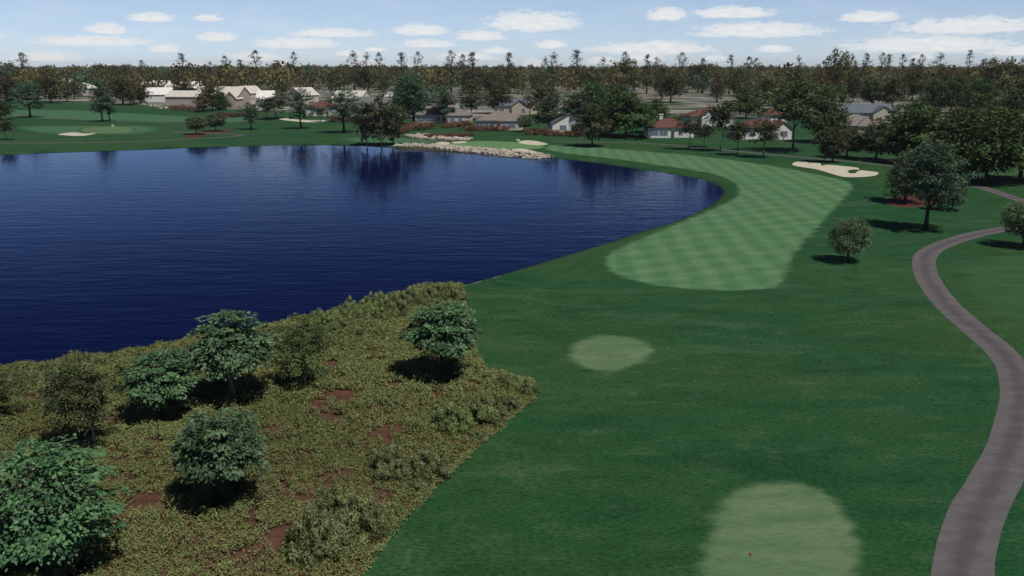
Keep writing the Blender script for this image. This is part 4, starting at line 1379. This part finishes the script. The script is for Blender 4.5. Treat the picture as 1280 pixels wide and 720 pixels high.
def haze():
    me = MB().box(-6000, 6000, -60, 5600, -4.5, 46).mesh('haze', None)
    me.materials.clear()
    m = bpy.data.materials.new('haze_air')
    m.use_nodes = True
    m.node_tree.nodes.clear()
    t = NT(m.node_tree)
    v = t.new('ShaderNodeVolumePrincipled', {'Color': (0.86, 0.91, 1.0, 1), 'Density': HAZE, 'Anisotropy': 0.2})
    o = t.new('ShaderNodeOutputMaterial')
    t.l.new(v.outputs[0], o.inputs['Volume'])
    me.materials.append(m)
    tag(link('haze', me), kind='stuff')


HAZE = 0.00006
if HAZE:
    haze()

# ------------------------------------------------------------------ sky and sun
SUN_EL, SUN_AZ = math.radians(62), math.radians(138)      # azimuth from +Y towards +X
sd_ = Vector((math.sin(SUN_AZ) * math.cos(SUN_EL), math.cos(SUN_AZ) * math.cos(SUN_EL), math.sin(SUN_EL)))
sun = bpy.data.lights.new('sun', 'SUN')
sun.energy = 4.8
sun.angle = math.radians(0.5)
sun.color = (1.0, 0.955, 0.89)
so = bpy.data.objects.new('sun', sun)
COL.objects.link(so)
so.rotation_euler = sd_.to_track_quat('Z', 'Y').to_euler()
so.location = (60, -60, 120)

CLOUDS = [(55, 180, 43, 57), (110, 158, 28, 42), (18, 100, 64, 77), (188, 222, 54, 65), (165, 214, 14, 27), (248, 294, 38, 51), (290, 350, 64, 76), (325, 417, 45, 60), (370, 460, 34, 46), (420, 450, 61, 70), (454, 482, 58, 64), (435, 474, 72, 82), (494, 555, 29, 44), (502, 566, 48, 59), (572, 630, 37, 50), (614, 718, 12, 38),
          (550, 614, 64, 76), (605, 637, 58, 67), (672, 706, 49, 60), (746, 886, 51, 67), (800, 850, 50, 60), (735, 772, 70, 80), (785, 827, 64, 77), (876, 1018, 26, 46), (948, 990, 54, 65), (812, 856, 8, 25), (872, 962, 6, 22), (1055, 1122, 12, 27), (1126, 1300, 20, 41), (1064, 1252, 42, 65), (1238, 1310, 55, 69), (1140, 1168, 66, 74), (880, 908, 68, 76),
          (100, 150, 78, 90), (215, 260, 76, 86), (-30, 20, 76, 88), (340, 366, 76, 86), (655, 680, 72, 84), (245, 275, 17, 26), (-120, -10, 30, 50), (1330, 1460, 30, 52), (-260, -150, 60, 76), (1390, 1480, 62, 76), (20, 110, -20, -4), (260, 420, -60, -25), (480, 600, -30, -8), (720, 900, -90, -40), (960, 1120, -50, -18), (1150, 1300, -140, -70)]


def sky():
    w = bpy.data.worlds.new('World')
    SC.world = w
    w.use_nodes = True
    w.node_tree.nodes.clear()
    t = NT(w.node_tree)
    sk = t.new('ShaderNodeTexSky', sky_type='NISHITA', sun_disc=False, sun_elevation=SUN_EL, sun_rotation=SUN_AZ, air_density=1.0, dust_density=0.0, ozone_density=3.0, altitude=50)
    dirv = t.new('ShaderNodeTexCoord').outputs['Generated']
    s = t.new('ShaderNodeSeparateXYZ', {0: dirv})
    az = t.math('ARCTAN2', s.outputs[0], s.outputs[1])
    el = t.math('ARCSINE', s.outputs[2])
    pv = t.new('ShaderNodeCombineXYZ', {0: az, 1: el, 2: 0.0}).outputs[0]
    nv = t.new('ShaderNodeMapping', {'Vector': pv, 'Scale': (70, 210, 1)}).outputs[0]
    nz = t.new('ShaderNodeTexNoise', {'Vector': nv, 'Scale': 1.0, 'Detail': 5.0, 'Roughness': 0.6})
    nf = nz.outputs[0]
    acc = None
    for x0, x1, y0, y1 in CLOUDS:
        q = []
        for x, y in (((x0 + x1) / 2, (y0 + y1) / 2), (x0, (y0 + y1) / 2), (x1, (y0 + y1) / 2), ((x0 + x1) / 2, y0), ((x0 + x1) / 2, y1)):
            a, b = (x - 640) / FPX, (360 - y) / FPX
            v = Vector((a, CP + b * SP, -SP + b * CP)).normalized()
            q.append((math.atan2(v.x, v.y), math.asin(v.z)))
        wa, we = (q[2][0] - q[1][0]) / 2 * 1.16, (q[3][1] - q[4][1]) / 2 * 1.32
        ma = t.new('ShaderNodeVectorMath', {0: pv, 1: (1 / wa, 1 / we, 0), 2: (-q[0][0] / wa, -(q[0][1] - we * 0.35) / we, 0)}, operation='MULTIPLY_ADD').outputs[0]
        mb_ = t.new('ShaderNodeVectorMath', {0: ma, 1: (-1, -2.0, 0)}, operation='MULTIPLY').outputs[0]
        mc_ = t.new('ShaderNodeVectorMath', {0: ma, 1: mb_}, operation='MAXIMUM').outputs[0]
        ln = t.new('ShaderNodeVectorMath', {0: mc_}, operation='LENGTH').outputs['Value']
        acc = ln if acc is None else t.math('SMOOTH_MIN', acc, ln)
        if acc is not ln:
            acc.node.inputs[2].default_value = 0.15
    dd = t.math('ADD', acc, t.math('MULTIPLY', t.math('SUBTRACT', nf, 0.5), 1.9))
    f = t.ramp(dd, 1.22, 0.62)
    # veil of thin cloud low over the horizon and patches elsewhere
    n2 = t.noise(t.new('ShaderNodeMapping', {'Vector': pv, 'Scale': (9, 40, 1)}).outputs[0], 1.0, 5, 0.6, 0.3)
    veil = t.math('MULTIPLY', t.ramp(n2, 0.45, 0.75), 0.22)
    veil = t.math('MULTIPLY', veil, t.ramp(el, 0.35, 0.0))
    f = t.math('MAXIMUM', t.math('MULTIPLY', f, 0.92), veil)
    cw = t.mix(t.ramp(nf, 0.3, 0.7), (0.74 * CLD, 0.78 * CLD, 0.82 * CLD), (0.90 * CLD, 0.90 * CLD, 0.89 * CLD))
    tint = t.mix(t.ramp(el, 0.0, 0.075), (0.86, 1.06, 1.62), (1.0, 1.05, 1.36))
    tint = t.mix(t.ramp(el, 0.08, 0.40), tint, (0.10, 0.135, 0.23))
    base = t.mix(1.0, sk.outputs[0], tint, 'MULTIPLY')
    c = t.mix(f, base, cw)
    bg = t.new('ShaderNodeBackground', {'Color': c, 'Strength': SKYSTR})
    o = t.new('ShaderNodeOutputWorld')
    t.l.new(bg.outputs[0], o.inputs[0])


SKYSTR = 0.10
CLD = 12.6
sky()

SC.view_settings.view_transform = 'Standard'
SC.view_settings.look = 'None'
SC.view_settings.gamma = 1.0
SC.view_settings.exposure = -0.35
SC.cycles.max_bounces = 6
SC.cycles.diffuse_bounces = 2
SC.cycles.glossy_bounces = 2
SC.cycles.transmission_bounces = 3
SC.cycles.volume_bounces = 0
SC.cycles.use_denoising = True
